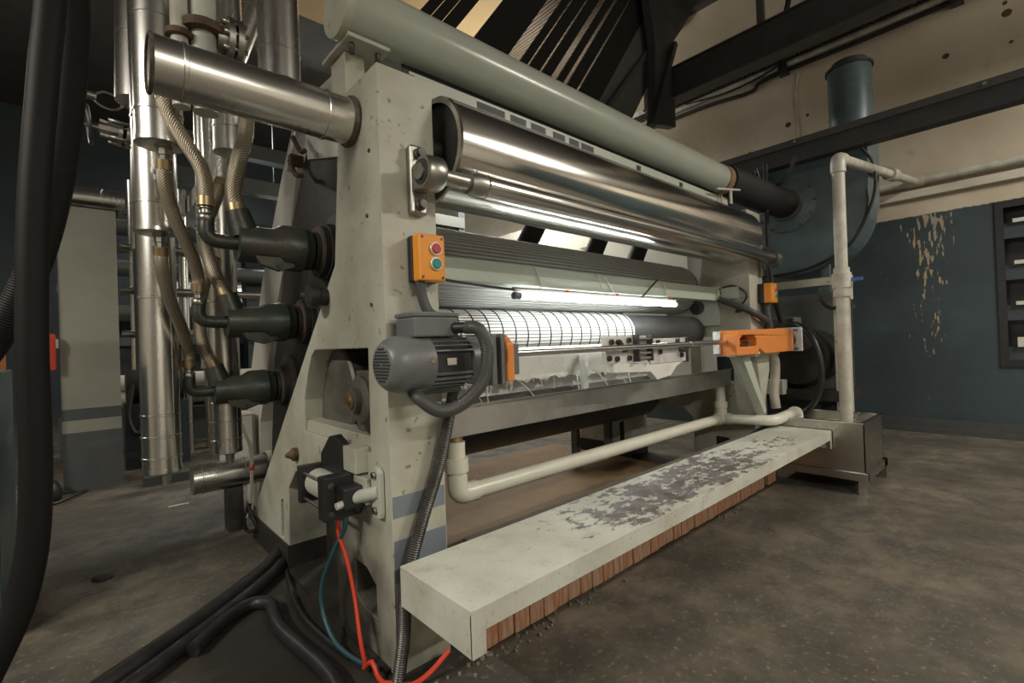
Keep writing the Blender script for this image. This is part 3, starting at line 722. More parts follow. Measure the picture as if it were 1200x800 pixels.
# ================================================================== button boxes
def button_box(x0, x1, y0, y1, z0, z1, label, face):
    t = thing('button_box', label, 'button box', ((x0+x1)/2, (y0+y1)/2, z0), 'orange push-button boxes')
    yb = y1-(y1-y0)*0.42
    part('back_shell', MB().box(x0, x1, yb, y1, z0, z1), 'black', t, 0.006)
    part('front_shell', MB().box(x0, x1, y0, yb, z0, z1), 'box_orange', t, 0.006)
    zc, h = (z0+z1)/2, (z1-z0)
    for i, (dz, mm) in enumerate(((0.19*h, 'red_button'), (-0.13*h, 'green_button'))):
        c = Vector(((x0+x1)/2+0.012, y0, zc+dz))
        b = part('button', MB().lathe(c, (0, -1, 0), [(0, 0.017), (0.01, 0.017), (0.012, 0.014)], 20), mm, t, label=('red' if i == 0 else 'green')+' push button')
        part('button_ring', MB().torus(c+Vector((0, -0.004, 0)), (0, 1, 0), 0.019, 0.0035, 24, 6), 'aluminium', b)
    for x in (x0+0.012, x1-0.012):
        for z in (z0+0.012, z1-0.012): part('screw', MB().lathe((x, y0, z), (0, -1, 0), [(0, 0.005), (0.002, 0.005)], 8), 'dark_steel', t)
button_box(0.808, 0.908, 1.325, 1.399, 1.268, 1.422, 'orange box with red and green push buttons on the near side frame', 'front')
button_box(3.74, 3.86, 1.30, 1.399, 1.29, 1.435, 'small orange push-button box seen edge-on on the far side frame', 'front')

# ================================================================== conduits on the near frame
single('corrugated_conduit', MB().corr([(0.83, 1.36, 1.275), (0.835, 1.36, 1.22), (0.85, 1.35, 1.17), (0.87, 1.335, 1.15)], 0.018, 0.007), 'grey_hose', 'short dark corrugated conduit from the orange button box down to the grey motor', 'conduit')
single('corrugated_conduit', MB().corr([(0.90, 1.215, 1.11), (0.925, 1.175, 1.10), (0.945, 1.165, 1.03), (0.925, 1.17, 0.94), (0.86, 1.19, 0.875), (0.79, 1.21, 0.86), (0.745, 1.25, 0.90), (0.75, 1.30, 0.93)], 0.021, 0.007), 'grey_hose', 'dark corrugated conduit looping around the grey motor', 'conduit')
single('metal_conduit', MB().corr([(0.955, 1.36, 0.93), (0.925, 1.365, 0.80), (0.88, 1.365, 0.65), (0.815, 1.365, 0.50), (0.765, 1.36, 0.38), (0.735, 1.36, 0.27), (0.73, 1.365, 0.15), (0.705, 1.37, 0.0)], 0.021, 0.007, depth=0.1), 'dark_steel', 'ribbed metal conduit running down the near frame to the floor', 'conduit')
single('corrugated_conduit', MB().corr([(3.55, 1.60, 1.33), (3.555, 1.48, 1.28), (3.58, 1.375, 1.22), (3.70, 1.355, 1.18), (3.78, 1.35, 1.15), (3.80, 1.34, 1.12)], 0.024, 0.01), 'grey_hose', 'dark conduit drooping from the cross beam to the orange rod drive', 'conduit')
single('corrugated_conduit', MB().corr([(3.80, 1.36, 1.29), (3.80, 1.36, 1.22), (3.81, 1.35, 1.10)], 0.03, 0.01), 'grey_hose', 'short thick conduit below the orange box on the far frame', 'conduit')
single('thin_cable', MB().tube([(3.58, 1.59, 1.42), (3.585, 1.50, 1.425), (3.59, 1.42, 1.36), (3.59, 1.44, 1.30), (3.585, 1.50, 1.23), (3.60, 1.46, 1.24)], 0.006, 8), 'black', 'thin black cable arching over the far inner frame plate', 'cable')

# ================================================================== pneumatic cylinder
t = thing('air_cylinder', 'short black air cylinder with white barrel clamped to the near frame', 'air cylinder', (0.66, 1.70, 0.48))
part('rear_cap', MB().box(0.588, 0.715, 1.855, 1.885, 0.488, 0.625), 'black', t, 0.003)
part('front_cap', MB().box(0.580, 0.712, 1.60, 1.655, 0.482, 0.628), 'black', t, 0.004)
part('barrel', MB().cyl((0.655, 1.655, 0.557), (0.655, 1.855, 0.557), 0.05, n=36), 'white_far', t)
for dx in (-.047, .047):
    for dz in (-.047, .047):
        part('tie_rod', MB().cyl((0.65+dx, 1.645, 0.553+dz), (0.65+dx, 1.865, 0.553+dz), 0.006, n=10), 'steel', t)
        part('nut', MB().lathe((0.65+dx, 1.60, 0.553+dz), (0, -1, 0), [(0, 0.012), (0.008, 0.012), (0.009, 0.006)], 6), 'dark_steel', t)
part('nose_block', MB().box(0.62, 0.69, 1.53, 1.60, 0.525, 0.60), 'black', t, 0.008)
part('air_fitting', MB().cyl((0.60, 1.545, 0.545), (0.645, 1.55, 0.55), 0.012, n=12), 'aluminium', t)
part('piston_arm', MB().cyl((0.665, 1.545, 0.56), (0.712, 1.46, 0.585), 0.022, n=20), 'paint_clean', t)
part('mount_flange', MB().prism([(1.445, 0.50), (1.495, 0.50), (1.50, 0.52), (1.50, 0.65), (1.485, 0.665), (1.455, 0.665), (1.44, 0.65), (1.44, 0.52)], 'x', 0.700, 0.7185), 'paint_clean', t, 0.004)
for z in (0.525, 0.64): part('flange_bolt', MB().lathe((0.70, 1.47, z), (-1, 0, 0), [(0, 0.012), (0.01, 0.012)], 6), 'steel', t)
part('support_bracket', MB().prism([(1.66, 0.60), (1.66, 0.72), (1.73, 0.745), (1.78, 0.735), (1.87, 0.66), (1.87, 0.60)], 'x', 0.672, 0.70), 'black', t, 0.003)
single('air_hose', MB().tube([(0.64, 1.63, 0.49), (0.645, 1.65, 0.42), (0.66, 1.62, 0.33), (0.665, 1.58, 0.22), (0.655, 1.52, 0.10), (0.66, 1.50, 0.03)], 0.0072, 10), 'red_plastic', 'bright red air hose hanging from the black air cylinder', 'hose')
single('air_hose', MB().tube([(0.655, 1.61, 0.49), (0.655, 1.62, 0.44), (0.64, 1.70, 0.33), (0.63, 1.78, 0.20), (0.63, 1.78, 0.10), (0.635, 1.68, 0.03), (0.66, 1.55, 0.015), (0.69, 1.47, 0.02)], 0.0085, 10), 'teal_hose', 'dark teal air hose hanging in a loop below the air cylinder', 'hose')
single('red_cable', MB().tube([(0.655, 1.50, 0.02), (0.66, 1.45, 0.06), (0.665, 1.43, 0.03), (0.67, 1.40, 0.015), (0.69, 1.38, 0.012), (0.73, 1.33, 0.012), (0.79, 1.315, 0.03), (0.86, 1.31, 0.07)], 0.008, 8), 'red_plastic', 'red hose lying on the floor under the end of the step', 'hose')

# ================================================================== the step and its brick wall
t = thing('step_platform', 'long low step with scuffed white paint in front of the machine', 'step', (2.2, 1.13, 0.28))
SX0, SX1, SY0, SY1, SZ = 0.692, 3.708, 0.953, 1.305, 0.399
part('tread', MB().box(SX0, SX1, SY0, SY1, SZ-0.012, SZ), 'step_paint', t, 0.002)
part('front_apron', MB().box(SX0+0.045, SX1-0.03, SY0, SY0+0.008, SZ-0.061, SZ-0.012), 'step_paint', t, 0.001)
part('end_plate', MB().box(SX0, SX0+0.006, SY0, SY1, SZ-0.120, SZ-0.012), 'step_paint', t, 0.001)
part('end_plate', MB().box(SX1-0.006, SX1, SY0, SY1, SZ-0.120, SZ-0.012), 'step_paint', t, 0.001)
part('corner_leg', MB().box(SX0, SX0+0.045, SY0-0.0005, SY0+0.006, SZ-0.120, SZ-0.012), 'step_paint', t, 0.001)
part('corner_leg', MB().box(SX1-0.03, SX1, SY0-0.0005, SY0+0.006, SZ-0.120, SZ-0.012), 'step_paint', t, 0.001)
part('back_rail', MB().box(SX0+.006, SX1-.006, SY1-0.006, SY1, SZ-0.08, SZ-0.012), 'step_paint', t)
for x in (0.80, 3.66): part('support_arm', MB().box(x-0.02, x+0.02, 1.10, 1.40, SZ-0.09, SZ-0.05), 'dark_steel', t)

bw = thing('brick_wall', 'low wall of streaked red bricks under the step', 'brick wall', (2.35, 1.34, 0))
part('mortar_core', MB().box(0.99, 3.69, 1.32, 1.395, 0, 0.37), 'mortar', bw)
b0 = None; nb = 0
NB, BW = 36, 0.075
for c in range(3):
    for k in range(NB):
        if k == 33: continue
        x = 0.99+k*BW+0.002; z = c*0.123+0.003
        jy = random.uniform(-0.006, 0.004)
        if b0 is None: b0 = part('brick', MB().box(x, x+BW-0.004, 1.306, 1.36, z, z+0.117), 'brick_red', bw, 0.003); bx, bz = x, z; o = b0
        else:
            o = b0.copy(); COL.objects.link(o); o.parent = bw; o.location = (x-bx, jy, z-bz)
t = None
m = MB()
for i in range(70):
    x = random.uniform(0.68, 1.3)+random.random()**3*2.2; y = 1.285-random.random()**2*0.06; q = random.uniform(0.004, 0.012); a = random.random()*3
    m.bar((x, y, q*.4), (x+q*math.cos(a), y+q*math.sin(a), q*.5), q, q*.8)
single('floor_rubble', m, 'rubble_grey', 'crumbled mortar and grit on the floor along the foot of the brick wall', 'rubble', kind='stuff')
# brown floor under the machine
struct('trim_2', MB().box(0.95, 3.58, 1.40, 3.4, 0.0, 0.012), 'brown_floor')

# ================================================================== white PVC drain
t = thing('drain_pipe', 'cream plastic drain pipe with elbows running below the tray to the tank', 'pipe', (2.3, 1.60, 0.40))
PR = 0.036
part('pipe_run', MB().cyl((1.16, 1.60, 0.449), (3.47, 1.60, 0.449), PR, n=28), 'pvc', t)
def sleeve(p0, p1, r): return part('coupling', MB().lathe(p0, Vector(p1)-Vector(p0), [(0, r-.006), (0, r), ((Vector(p1)-Vector(p0)).length, r), ((Vector(p1)-Vector(p0)).length, r-.006)], 28), 'pvc', t)
part('riser', MB().cyl((1.117, 1.60, 0.49), (1.117, 1.60, 0.665), PR, n=28), 'pvc', t)
part('elbow', MB().tube([(1.117, 1.60, 0.53), (1.117, 1.60, 0.49), (1.123, 1.60, 0.463), (1.145, 1.60, 0.45), (1.18, 1.60, 0.449), (1.21, 1.60, 0.449)], PR+0.006, 28, True, 0.01), 'pvc', t)
sleeve((1.117, 1.60, 0.545), (1.117, 1.60, 0.60), PR+.012)
part('tank_nipple', MB().cyl((1.117, 1.60, 0.66), (1.117, 1.60, 0.69), PR*0.8), 'brass', t)
part('riser', MB().cyl((3.50, 1.60, 0.49), (3.50, 1.60, 0.688), PR, n=28), 'pvc', t)
sleeve((3.50, 1.60, 0.53), (3.50, 1.60, 0.575), PR+.012)
part('tee', MB().cyl((3.43, 1.60, 0.449), (3.555, 1.60, 0.449), PR+.007, n=28).cyl((3.50, 1.60, 0.449), (3.50, 1.60, 0.525), PR+.007, n=28).cyl((3.50, 1.60, 0.449), (3.505, 1.53, 0.45), PR+.007, n=28), 'pvc', t)
part('pipe_bend', MB().tube([(3.50, 1.55, 0.45), (3.52, 1.42, 0.452), (3.545, 1.31, 0.455), (3.60, 1.255, 0.458), (3.72, 1.25, 0.462), (3.90, 1.25, 0.468), (3.97, 1.25, 0.468), (4.0, 1.25, 0.455), (4.005, 1.25, 0.43)], PR, 24, True, 0.012), 'pvc', t)
part('elbow', MB().tube([(3.93, 1.25, 0.469), (3.97, 1.25, 0.468), (4.0, 1.25, 0.455), (4.006, 1.25, 0.425), (4.006, 1.25, 0.40)], PR+.006, 24, True, 0.01), 'pvc', t)

# ================================================================== stainless tank
t = thing('steel_tank', 'open stainless steel tank on a low frame beyond the step', 'tank', (3.98, 1.06, 0))
TX0, TX1, TY0, TY1 = 3.722, 4.24, 0.775, 1.36
m = MB()
for a in ((TX0, TX0+.006, TY0, TY1), (TX1-.006, TX1, TY0, TY1), (TX0, TX1, TY0, TY0+.006), (TX0, TX1, TY1-.006, TY1)): m.box(*a, 0.13, 0.455)
m.box(TX0, TX1, TY0, TY1, 0.125, 0.132); part('tank_body', m, 'stainless_wall', t)
m = MB()
for a in ((TX0-.006, TX0+.02, TY0-.006, TY1+.006), (TX1-.02, TX1+.006, TY0-.006, TY1+.006), (TX0, TX1, TY0-.006, TY0+.02), (TX0, TX1, TY1-.02, TY1+.006)): m.box(*a, 0.455, 0.463)
part('top_rim', m, 'polished', t)
part('liquid', MB().box(TX0+.007, TX1-.007, TY0+.007, TY1-.007, 0.132, 0.40), 'stainless_wall', t)
m = MB()
for a in ((TX0-.012, TX0+.03, TY0-.012, TY1+.012), (TX1-.03, TX1+.07, TY0-.012, TY1+.012), (TX0, TX1+.06, TY0-.012, TY0+.03), (TX0, TX1, TY1-.03, TY1+.012)): m.box(*a, 0.085, 0.138)
part('base_frame', m, 'stainless_wall', t, 0.003)
for x in (TX0-.01, TX1+.02):
    for y in (TY0-.01, TY1-.04): part('leg', MB().box(x, x+.045, y, y+.05, 0, 0.086), 'stainless_wall', t)

# white vertical pipe into the tank, joining the wall pipe
t = thing('fill_pipe', 'white vertical pipe rising out of the steel tank to a pipe on the wall', 'pipe', (3.922, 0.912, 0.40))
part('upright', MB().cyl((3.922, 0.915, 0.405), (3.922, 0.905, 2.23), 0.038, n=28), 'pvc_dirty', t)
part('elbow', MB().tube([(3.922, 0.905, 2.16), (3.922, 0.905, 2.22), (3.935, 0.905, 2.25), (3.97, 0.904, 2.265), (4.03, 0.903, 2.275)], 0.046, 24, True, 0.012), 'pvc_dirty', t)
part('valve_coupling', MB().lathe((3.922, 0.91, 1.30), (0, 0, 1), [(0, 0.04), (0, 0.05), (0.06, 0.05), (0.06, 0.058), (0.16, 0.058), (0.17, 0.048), (0.20, 0.048), (0.20, 0.04)], 28), 'pvc_dirty', t)
part('valve_handle', MB().box(3.91, 3.935, 0.79, 0.855, 1.40, 1.425), 'blue_plastic', t, 0.003)
part('print_mark', MB().lathe((3.922, 0.9075, 1.66), (0, 0, 1), [(0, 0.0383), (0.05, 0.0383)], 28, False), 'pvc_dirty', t)
part('cross_pipe', MB().cyl((3.98, 0.904, 2.27), (6.37, 0.82, 2.576), 0.036, n=24), 'pvc_dirty', t)
part('cross_coupling', MB().cyl((5.35, 0.857, 2.445), (5.55, 0.85, 2.471), 0.055, n=24), 'pvc_dirty', t)
single('service_pipe', MB().cyl((6.40, -4.9, 2.575), (6.40, 1.9, 2.575), 0.04, n=24).cyl((6.40, 0.75, 2.575), (6.40, 0.89, 2.575), 0.052, n=24), 'pvc_dirty', 'cream pipe running along the cream wall above the blue paint', 'pipe')

# ================================================================== fan blower
t = thing('fan_blower', 'big round blue-grey fan housing with upright outlet in front of the wall', 'fan', (5.0, 1.53, 1.62))
FY, FZ, FR = 1.50, 2.15, 0.56
prof = []
for k in range(49):
    a = math.pi*0.0 + 2*math.pi*k/48*0.75
    prof.append((FY-FR*math.cos(a), FZ-FR*math.sin(a)))
# volute outline: outlet rises on the right (small Y) side
vol = [(0.90, 2.80), (0.915, 2.15)]
for k in range(1, 40):
    a = math.pi+math.pi*1.5*k/40
    vol.append((FY+0.575*math.cos(a), FZ+0.56*math.sin(a)))
vol += [(1.30, 2.69), (1.205, 2.74), (1.205, 2.80)]
part('housing', MB().prism(vol, 'x', 4.83, 5.25), 'fan_blue', t)
m = MB()
for k in range(48):
    a = 2*math.pi*k/48
    if math.radians(95) < a < math.radians(170): continue
    a2 = 2*math.pi*(k+1)/48
    p, q = Vector((4.825, FY+0.585*math.cos(a), FZ+0.57*math.sin(a))), Vector((4.825, FY+0.585*math.cos(a2), FZ+0.57*math.sin(a2)))
    m.bar(p, q, 0.012, 0.03, (1, 0, 0))
part('rim_flange', m, 'beam_dark', t)
part('inlet_ring', MB().lathe((4.83, 1.53, 2.24), (-1, 0, 0), [(0, 0.25), (0.012, 0.25), (0.014, 0.22), (0.02, 0.15)], 48), 'fan_blue', t)
part('inlet_collar', MB().lathe((4.83, 1.53, 2.24), (-1, 0, 0), [(0, 0.15), (0.05, 0.14), (0.05, 0.13)], 40), 'slate_panel', t)
m = MB()
for k in range(12):
    a = 2*math.pi*k/12; m.lathe((4.816, 1.53+0.235*math.cos(a), 2.24+0.235*math.sin(a)), (-1, 0, 0), [(0, 0.012), (0.012, 0.012)], 8)
part('ring_bolts', m, 'dark_steel', t)
part('outlet_duct', MB().lathe((5.02, 1.05, 2.78), (0, 0, 1), [(0, 0.16), (0.57, 0.16)], 40), 'fan_blue', t)
part('outlet_rim', MB().lathe((5.02, 1.05, 3.33), (0, 0, 1), [(0, 0.16), (0, 0.175), (0.02, 0.175), (0.02, 0.13), (0.07, 0.13), (0.07, 0.10)], 40), 'beam_dark', t)
for x, y in ((4.9, 1.9), (5.2, 1.9), (4.9, 1.25), (5.2, 1.25)): part('stand_leg', MB().box(x-.03, x+.03, y-.03, y+.03, 0, 1.80), 'fan_blue', t)
single('fan_cable', MB().tube([(4.75, 0.93, 2.55), (4.78, 0.86, 2.40), (4.79, 0.87, 2.15), (4.79, 1.0, 1.85), (4.79, 1.2, 1.69), (4.80, 1.5, 1.61), (4.80, 1.9, 1.62)], 0.012, 8), 'black', 'black cable hanging around the rim of the blue fan housing', 'cable')
single('hanging_cable', MB().tube([(4.45, 1.62, 2.53), (4.44, 1.58, 2.40), (4.43, 1.50, 2.33), (4.42, 1.40, 2.36), (4.41, 1.30, 2.52)], 0.016, 8), 'black', 'black cable looped under the dark steel beam before the fan', 'cable')
single('hanging_conduit', MB().tube([(4.4, 1.54, 2.52), (4.4, 1.55, 2.0), (4.4, 1.53, 1.5), (4.42, 1.47, 1.15)], 0.022, 12), 'rubber', 'straight black conduit dropping from the steel beam to the dark motor', 'conduit')
single('hanging_cable', MB().tube([(4.4, 1.62, 2.5), (4.4, 1.61, 2.0), (4.4, 1.60, 1.6), (4.4, 1.55, 1.38), (4.41, 1.50, 1.28)], 0.008, 8), 'black', 'thin black cable beside the straight conduit, dropping to the dark motor', 'cable')

# ================================================================== stand with dark motor behind the far frame
t = thing('motor_stand', 'pale steel stand behind the far frame holding the dark motor', 'stand', (4.550, 1.3, 0))
part('top_bar', MB().box(4.350, 4.410, 0.95, 1.75, 1.43, 1.49), 'paint', t)
part('upright', MB().box(4.360, 4.460, 0.985, 1.075, 0, 1.43), 'paint', t)
part('upright', MB().box(4.360, 4.460, 1.66, 1.75, 0, 1.43), 'paint', t)
part('base_rail', MB().box(4.320, 4.900, 1.0, 1.75, 0.52, 0.60), 'oily', t)
part('under_panel', MB().box(4.460, 4.480, 1.0, 1.9, 0, 0.52), 'navy_paint', t)
part('back_panel', MB().box(4.80, 4.81, 1.05, 1.75, 0.6, 1.40), 'slate_panel', t)
part('block', MB().box(4.250, 4.350, 1.42, 1.60, 0.56, 0.68), 'paint', t, 0.005)
t = thing('drive_motor', 'dark greasy motor with ribbed housing behind the orange rod drive', 'motor', (4.600, 1.35, 0.60))
part('motor_body', MB().lathe((4.380, 1.36, 0.86), (1, 0, 0), [(0, 0.05), (0, 0.22), (0.03, 0.25), (0.08, 0.26), (0.14, 0.25)], 40), 'oily', t)
for k in range(9):
    x = 4.540+k*0.035
    part('cooling_rib', MB().lathe((x, 1.34, 0.86), (1, 0, 0), [(0, 0.16), (0, 0.225), (0.014, 0.225), (0.014, 0.16)], 28), 'oily', t)
part('motor_core', MB().cyl((4.520, 1.34, 0.86), (4.860, 1.34, 0.86), 0.17), 'oily', t)
part('front_hub', MB().lathe((4.380, 1.30, 1.02), (-1, 0, 0), [(0, 0.10), (0.03, 0.10), (0.03, 0.07), (0.035, 0.03)], 28), 'dark_steel', t)
part('motor_foot', MB().box(4.440, 4.840, 1.18, 1.52, 0.60, 0.66), 'oily', t)
part('terminal_box', MB().box(4.500, 4.700, 1.40, 1.60, 1.08, 1.20), 'motor_grey', t, 0.01)
single('motor_cable', MB().tube([(4.45, 1.42, 1.14), (4.30, 1.30, 1.12), (4.22, 1.18, 1.0), (4.2, 1.13, 0.8), (4.2, 1.15, 0.6), (4.2, 1.24, 0.45), (4.2, 1.36, 0.42)], 0.022, 10), 'black', 'thick black cable curving down in front of the dark motor', 'cable')
single('drain_hose', MB().corr([(3.86, 1.36, 0.93), (3.89, 1.35, 0.85), (3.885, 1.35, 0.75), (3.85, 1.35, 0.62), (3.85, 1.34, 0.50)], 0.034, 0.012, depth=0.05), 'pvc_dirty', 'cream corrugated hose behind the far bracket above the drain elbow', 'hose')
single('junction_box', MB().box(4.22, 4.30, 0.93, 1.02, 1.30, 1.43).cyl((4.26, 0.97, 1.22), (4.26, 0.97, 1.31), 0.02), 'pvc_dirty', 'small grey box at the end of the stand bar beside the white pipe', 'box')
single('pipe_cable', MB().tube([(4.26, 1.14, 1.40), (4.25, 1.12, 1.30), (4.24, 1.06, 1.24), (4.24, 1.0, 1.26), (4.25, 0.98, 1.32)], 0.014, 8), 'black', 'short black cable loop below the stand bar', 'cable')

# ================================================================== steel beams
def ibeam_y(name, x, y0, y1, z0, z1, wd, m, label):
    b = MB(); b.box(x-0.012, x+0.012, y0, y1, z0+0.012, z1-0.012); b.box(x-wd/2, x+wd/2, y0, y1, z1-0.012, z1); b.box(x-wd/2, x+wd/2, y0, y1, z0, z0+0.012)
    return single(name, b, m, label, 'beam')
t = thing('steel_beam', 'dark grey channel beam crossing in front of the blue fan outlet', 'beam', (4.6, 0.5, 2.53))
part('web', MB().box(4.555, 4.58, -4.9, 2.1, 2.535, 2.66), 'beam_dark', t)
part('top_flange', MB().prism([(4.555, 2.655), (4.75, 2.80), (4.76, 2.79), (4.58, 2.645)], 'y', -4.9, 2.1) if False else MB().box(4.54, 4.66, -4.9, 2.1, 2.66, 2.715), 'beam_grey', t)
part('bottom_flange', MB().box(4.55, 4.66, -4.9, 2.1, 2.52, 2.535), 'beam_dark', t)
part('hanger_post', MB().box(4.56, 4.64, -4.5, -4.42, 2.715, 5.6), 'beam_dark', t)
part('wall_tie', MB().box(4.66, 6.48, 2.0, 2.10, 2.53, 2.66), 'beam_dark', t)
m = MB()
for y in (1.35, 0.2): m.lathe((4.545, y, 2.69), (-1, 0, 0), [(0, 0.012), (0.012, 0.012)], 8)
part('bolt', m, 'steel', t)
t = thing('roof_beam', 'heavy black roof beam high across the cream wall', 'beam', (5.6, 0, 4.06))
part('web', MB().box(5.56, 5.66, -4.9, 3.4, 4.06, 4.42), 'beam_dark', t)
part('bottom_flange', MB().box(5.52, 5.72, -4.9, 3.4, 4.045, 4.06), 'beam_grey', t)
part('top_flange', MB().box(5.52, 5.72, -4.9, 3.4, 4.42, 4.435), 'beam_dark', t)
for y in (1.95, -2.5): part('hanger_post', MB().box(5.58, 5.64, y-0.035, y+0.035, 4.435, 5.6), 'beam_grey', t)
# cable tray along the wall
t = thing('cable_tray', 'ribbed cable tray with pale conduit high on the cream wall', 'cable tray', (6.3, 1, 4.3))
m = MB().box(6.24, 6.46, -4.9, 4.2, 4.40, 4.41)
part('tray_plate', m, 'roof_sheet', t)
rb = None
for i in range(110):
    y = 4.15-i*0.05
    if rb is None: rb = part('tray_rib', MB().box(6.24, 6.46, y, y+0.022, 4.385, 4.402), 'slate_panel', t)
    else:
        o = rb.copy(); COL.objects.link(o); o.parent = t; o.location = (0, -0.05*i, 0)
part('tray_edge', MB().box(6.225, 6.24, -4.9, 4.2, 4.39, 4.45), 'aluminium', t)
part('pale_conduit', MB().cyl((6.42, -4.9, 4.33), (6.42, 3.65, 4.33), 0.035, n=16), 'pvc_dirty', t)
for y in (2.0, 0.45): part('tray_bracket', MB().box(6.38, 6.48, y-0.05, y+0.05, 4.22, 4.42), 'beam_dark', t)
single('clipped_cable', MB().tube([(6.44, 4.0, 4.24), (6.44, 3.0, 4.23), (6.44, 2.4, 4.18), (6.44, 2.2, 4.26), (6.44, 1.2, 4.26), (6.44, 0.2, 4.27), (6.44, -2, 4.27), (6.44, -4.8, 4.27)], 0.025, 8), 'black', 'black cable clipped along the cream wall under the cable tray', 'cable')
single('slung_cable', MB().tube([(6.30, 3.2, 4.30), (6.32, 2.7, 4.24), (6.35, 2.3, 4.27), (6.36, 2.0, 4.34), (6.1, 1.5, 4.42), (5.8, 1.2, 4.47)], 0.012, 8), 'black', 'thin black cable slung from the cable tray up to the roof beam', 'cable')
single('thin_wire', MB().tube([(6.47, 1.86, 4.2), (6.47, 1.90, 3.9), (6.47, 1.88, 3.5), (6.47, 1.90, 3.1), (6.47, 1.88, 2.7)], 0.01, 6), 'pvc_dirty', 'thin pale wire running down the stained cream wall', 'wire')
for y, z in ((1.90, 4.9), (1.72, 4.9)):
    pass
single('roof_cable', MB().tube([(5.7, 1.75, 4.43), (5.72, 1.70, 4.7), (5.74, 1.72, 5.1), (5.74, 1.6, 5.6)], 0.03, 8), 'black', 'black cable rising from the roof beam to the ceiling', 'cable')
# stained anchor holes on the wall
hole_spots = [(1.99, 3.62, .035, 'rusty anchor hole beside the pale wire on the cream wall'), (1.78, 3.66, .02, 'tiny rusty hole just right of the pale wire on the cream wall'),
    (2.45, 3.42, .02, 'leftmost rusty anchor hole in the cream wall'), (1.50, 3.74, .03, 'rusty anchor hole just left of the fan outlet'),
    (0.55, 3.78, .03, 'rusty anchor hole just right of the fan outlet'), (0.12, 3.98, .038, 'large rusty anchor hole midway between fan outlet and picture edge'),
    (0.13, 4.08, .02, 'small rusty hole right above the large midway one'), (-0.25, 4.12, .045, 'largest rusty anchor hole, by the right picture edge'),
    (0.10, 3.70, .016, 'tiny rusty hole below the large midway one')]
for i, (y, z, r, lab) in enumerate(hole_spots):
    single('anchor_hole', MB().lathe((6.481, y, z), (-1, 0, 0), [(0, r), (0.003, r*.9), (0.004, r*.6)], 9), 'rust', lab, 'anchor hole', 'rusty anchor holes in the cream wall')

# ================================================================== slanted dark slats and roof pieces
t = thing('slat_screen', 'row of slanted black boards under the roof behind the overhead duct', 'slat screen', (3.2, 3.2, 3.2))
dv = Vector((1.453, 0, 1.977)).normalized()
def slat(x0, x1, y=3.2, z=3.715, th=0.03, mm='dark_wood', lo=0.5, hi=2.335):
    # board in the plane y, edges through (x0,z) and (x1,z), running along dv
    a, b = Vector((x0, y, z)), Vector((x1, y, z))
    P = [a-dv*lo, b-dv*lo, b+dv*hi, a+dv*hi]
    return MB().prism([(p.x, p.z) for p in P], 'y', y-th/2, y+th/2)
for x0, x1 in ((2.036, 2.134), (2.141, 2.24), (2.247, 2.379), (2.568, 2.826), (2.833, 2.962), (3.112, 3.205), (3.232, 3.372), (3.405, 3.532), (3.62, 3.715), (3.775, 3.925), (3.965, 4.30)):
    part('slat', slat(x0, x1), 'dark_wood', t)
part('end_panel', slat(4.30, 4.95, th=0.02), 'slate_panel', t)
part('end_panel_brace', MB().bar((4.35, 3.18, 3.60), (5.3, 3.18, 4.65), 0.05, 0.12, (0, 1, 0)), 'beam_grey', t)
part('bottom_rail', MB().box(1.5, 4.9, 3.17, 3.23, 3.30, 3.40), 'beam_dark', t)
t = thing('roof_gusset', 'dark steel gusset and brace joining the roof beam', 'gusset', (5.4, 3.1, 3.7))
part('gusset_plate', MB().prism([(5.12, 3.62), (5.62, 3.72), (5.62, 4.40), (5.45, 4.60), (5.9, 5.1), (6.3, 5.599), (5.0, 5.599), (5.20, 4.6)], 'y', 3.0, 3.1), 'beam_dark', t)
part('brace', MB().bar((5.0, 2.98, 3.55), (5.6, 2.98, 4.75), 0.06, 0.10, (0, 1, 0)), 'beam_dark', t)
single('ceiling_panel', MB().box(2.0, 4.30, 4.2, 6.2, 5.35, 5.599), 'ochre_panel', 'ochre ceiling panel glimpsed between the slanted boards', 'panel')
t = thing('roof_sheet', 'corrugated brown roof sheet glimpsed between the slanted boards', 'roof sheet', (4.3, 4.5, 5.3))
m = MB()
for i in range(40):
    x = 4.4+i*0.05
    m.cyl((x, 3.3, 5.42), (x, 6.2, 5.42), 0.022, n=8)
m.box(4.38, 6.4, 3.3, 6.2, 5.42, 5.599)
part('corrugation', m, 'roof_sheet', t)

# ================================================================== stainless steam pipes (left)
def ss_pipe(p0, p1, r, label, bands=(), mm='stainless', cap=True, grp='insulated stainless pipes', n=40):
    p0, p1 = Vector(p0), Vector(p1); d = (p1-p0); L = d.length; d.normalize()
    lo = p0 if p0.z <= p1.z else p1
    t = thing('insulated_pipe', label, 'pipe', lo, grp)
    part('jacket', MB().lathe(p0, d, [(0, r), (L, r)], n), mm, t)
    for b in bands:
        part('band', MB().lathe(p0+d*b, d, [(-.006, r), (-.004, r+.003), (.004, r+.003), (.006, r)], n, False), mm, t)
    return t
sp = ss_pipe((0.152, 1.60, 1.851), (0.705, 1.60, 1.851), 0.077, 'thick horizontal stainless pipe butting against the top of the near frame', (0.075, 0.47), n=64)
part('gasket_ring', MB().torus((0.710, 1.60, 1.851), (1, 0, 0), 0.075, 0.012, 48, 8), 'gasket', sp)
part('end_seam', MB().torus((0.152, 1.60, 1.851), (1, 0, 0), 0.075, 0.006, 48, 8), 'gasket', sp)
def cap_end(t, c, r, mm='stainless'):
    part('end_cap', MB().lathe(c, (0, 0, -1), [(0, r+.002), (0.018, r+.002), (0.022, r*.9), (0.024, 0.02)], 40), mm, t)
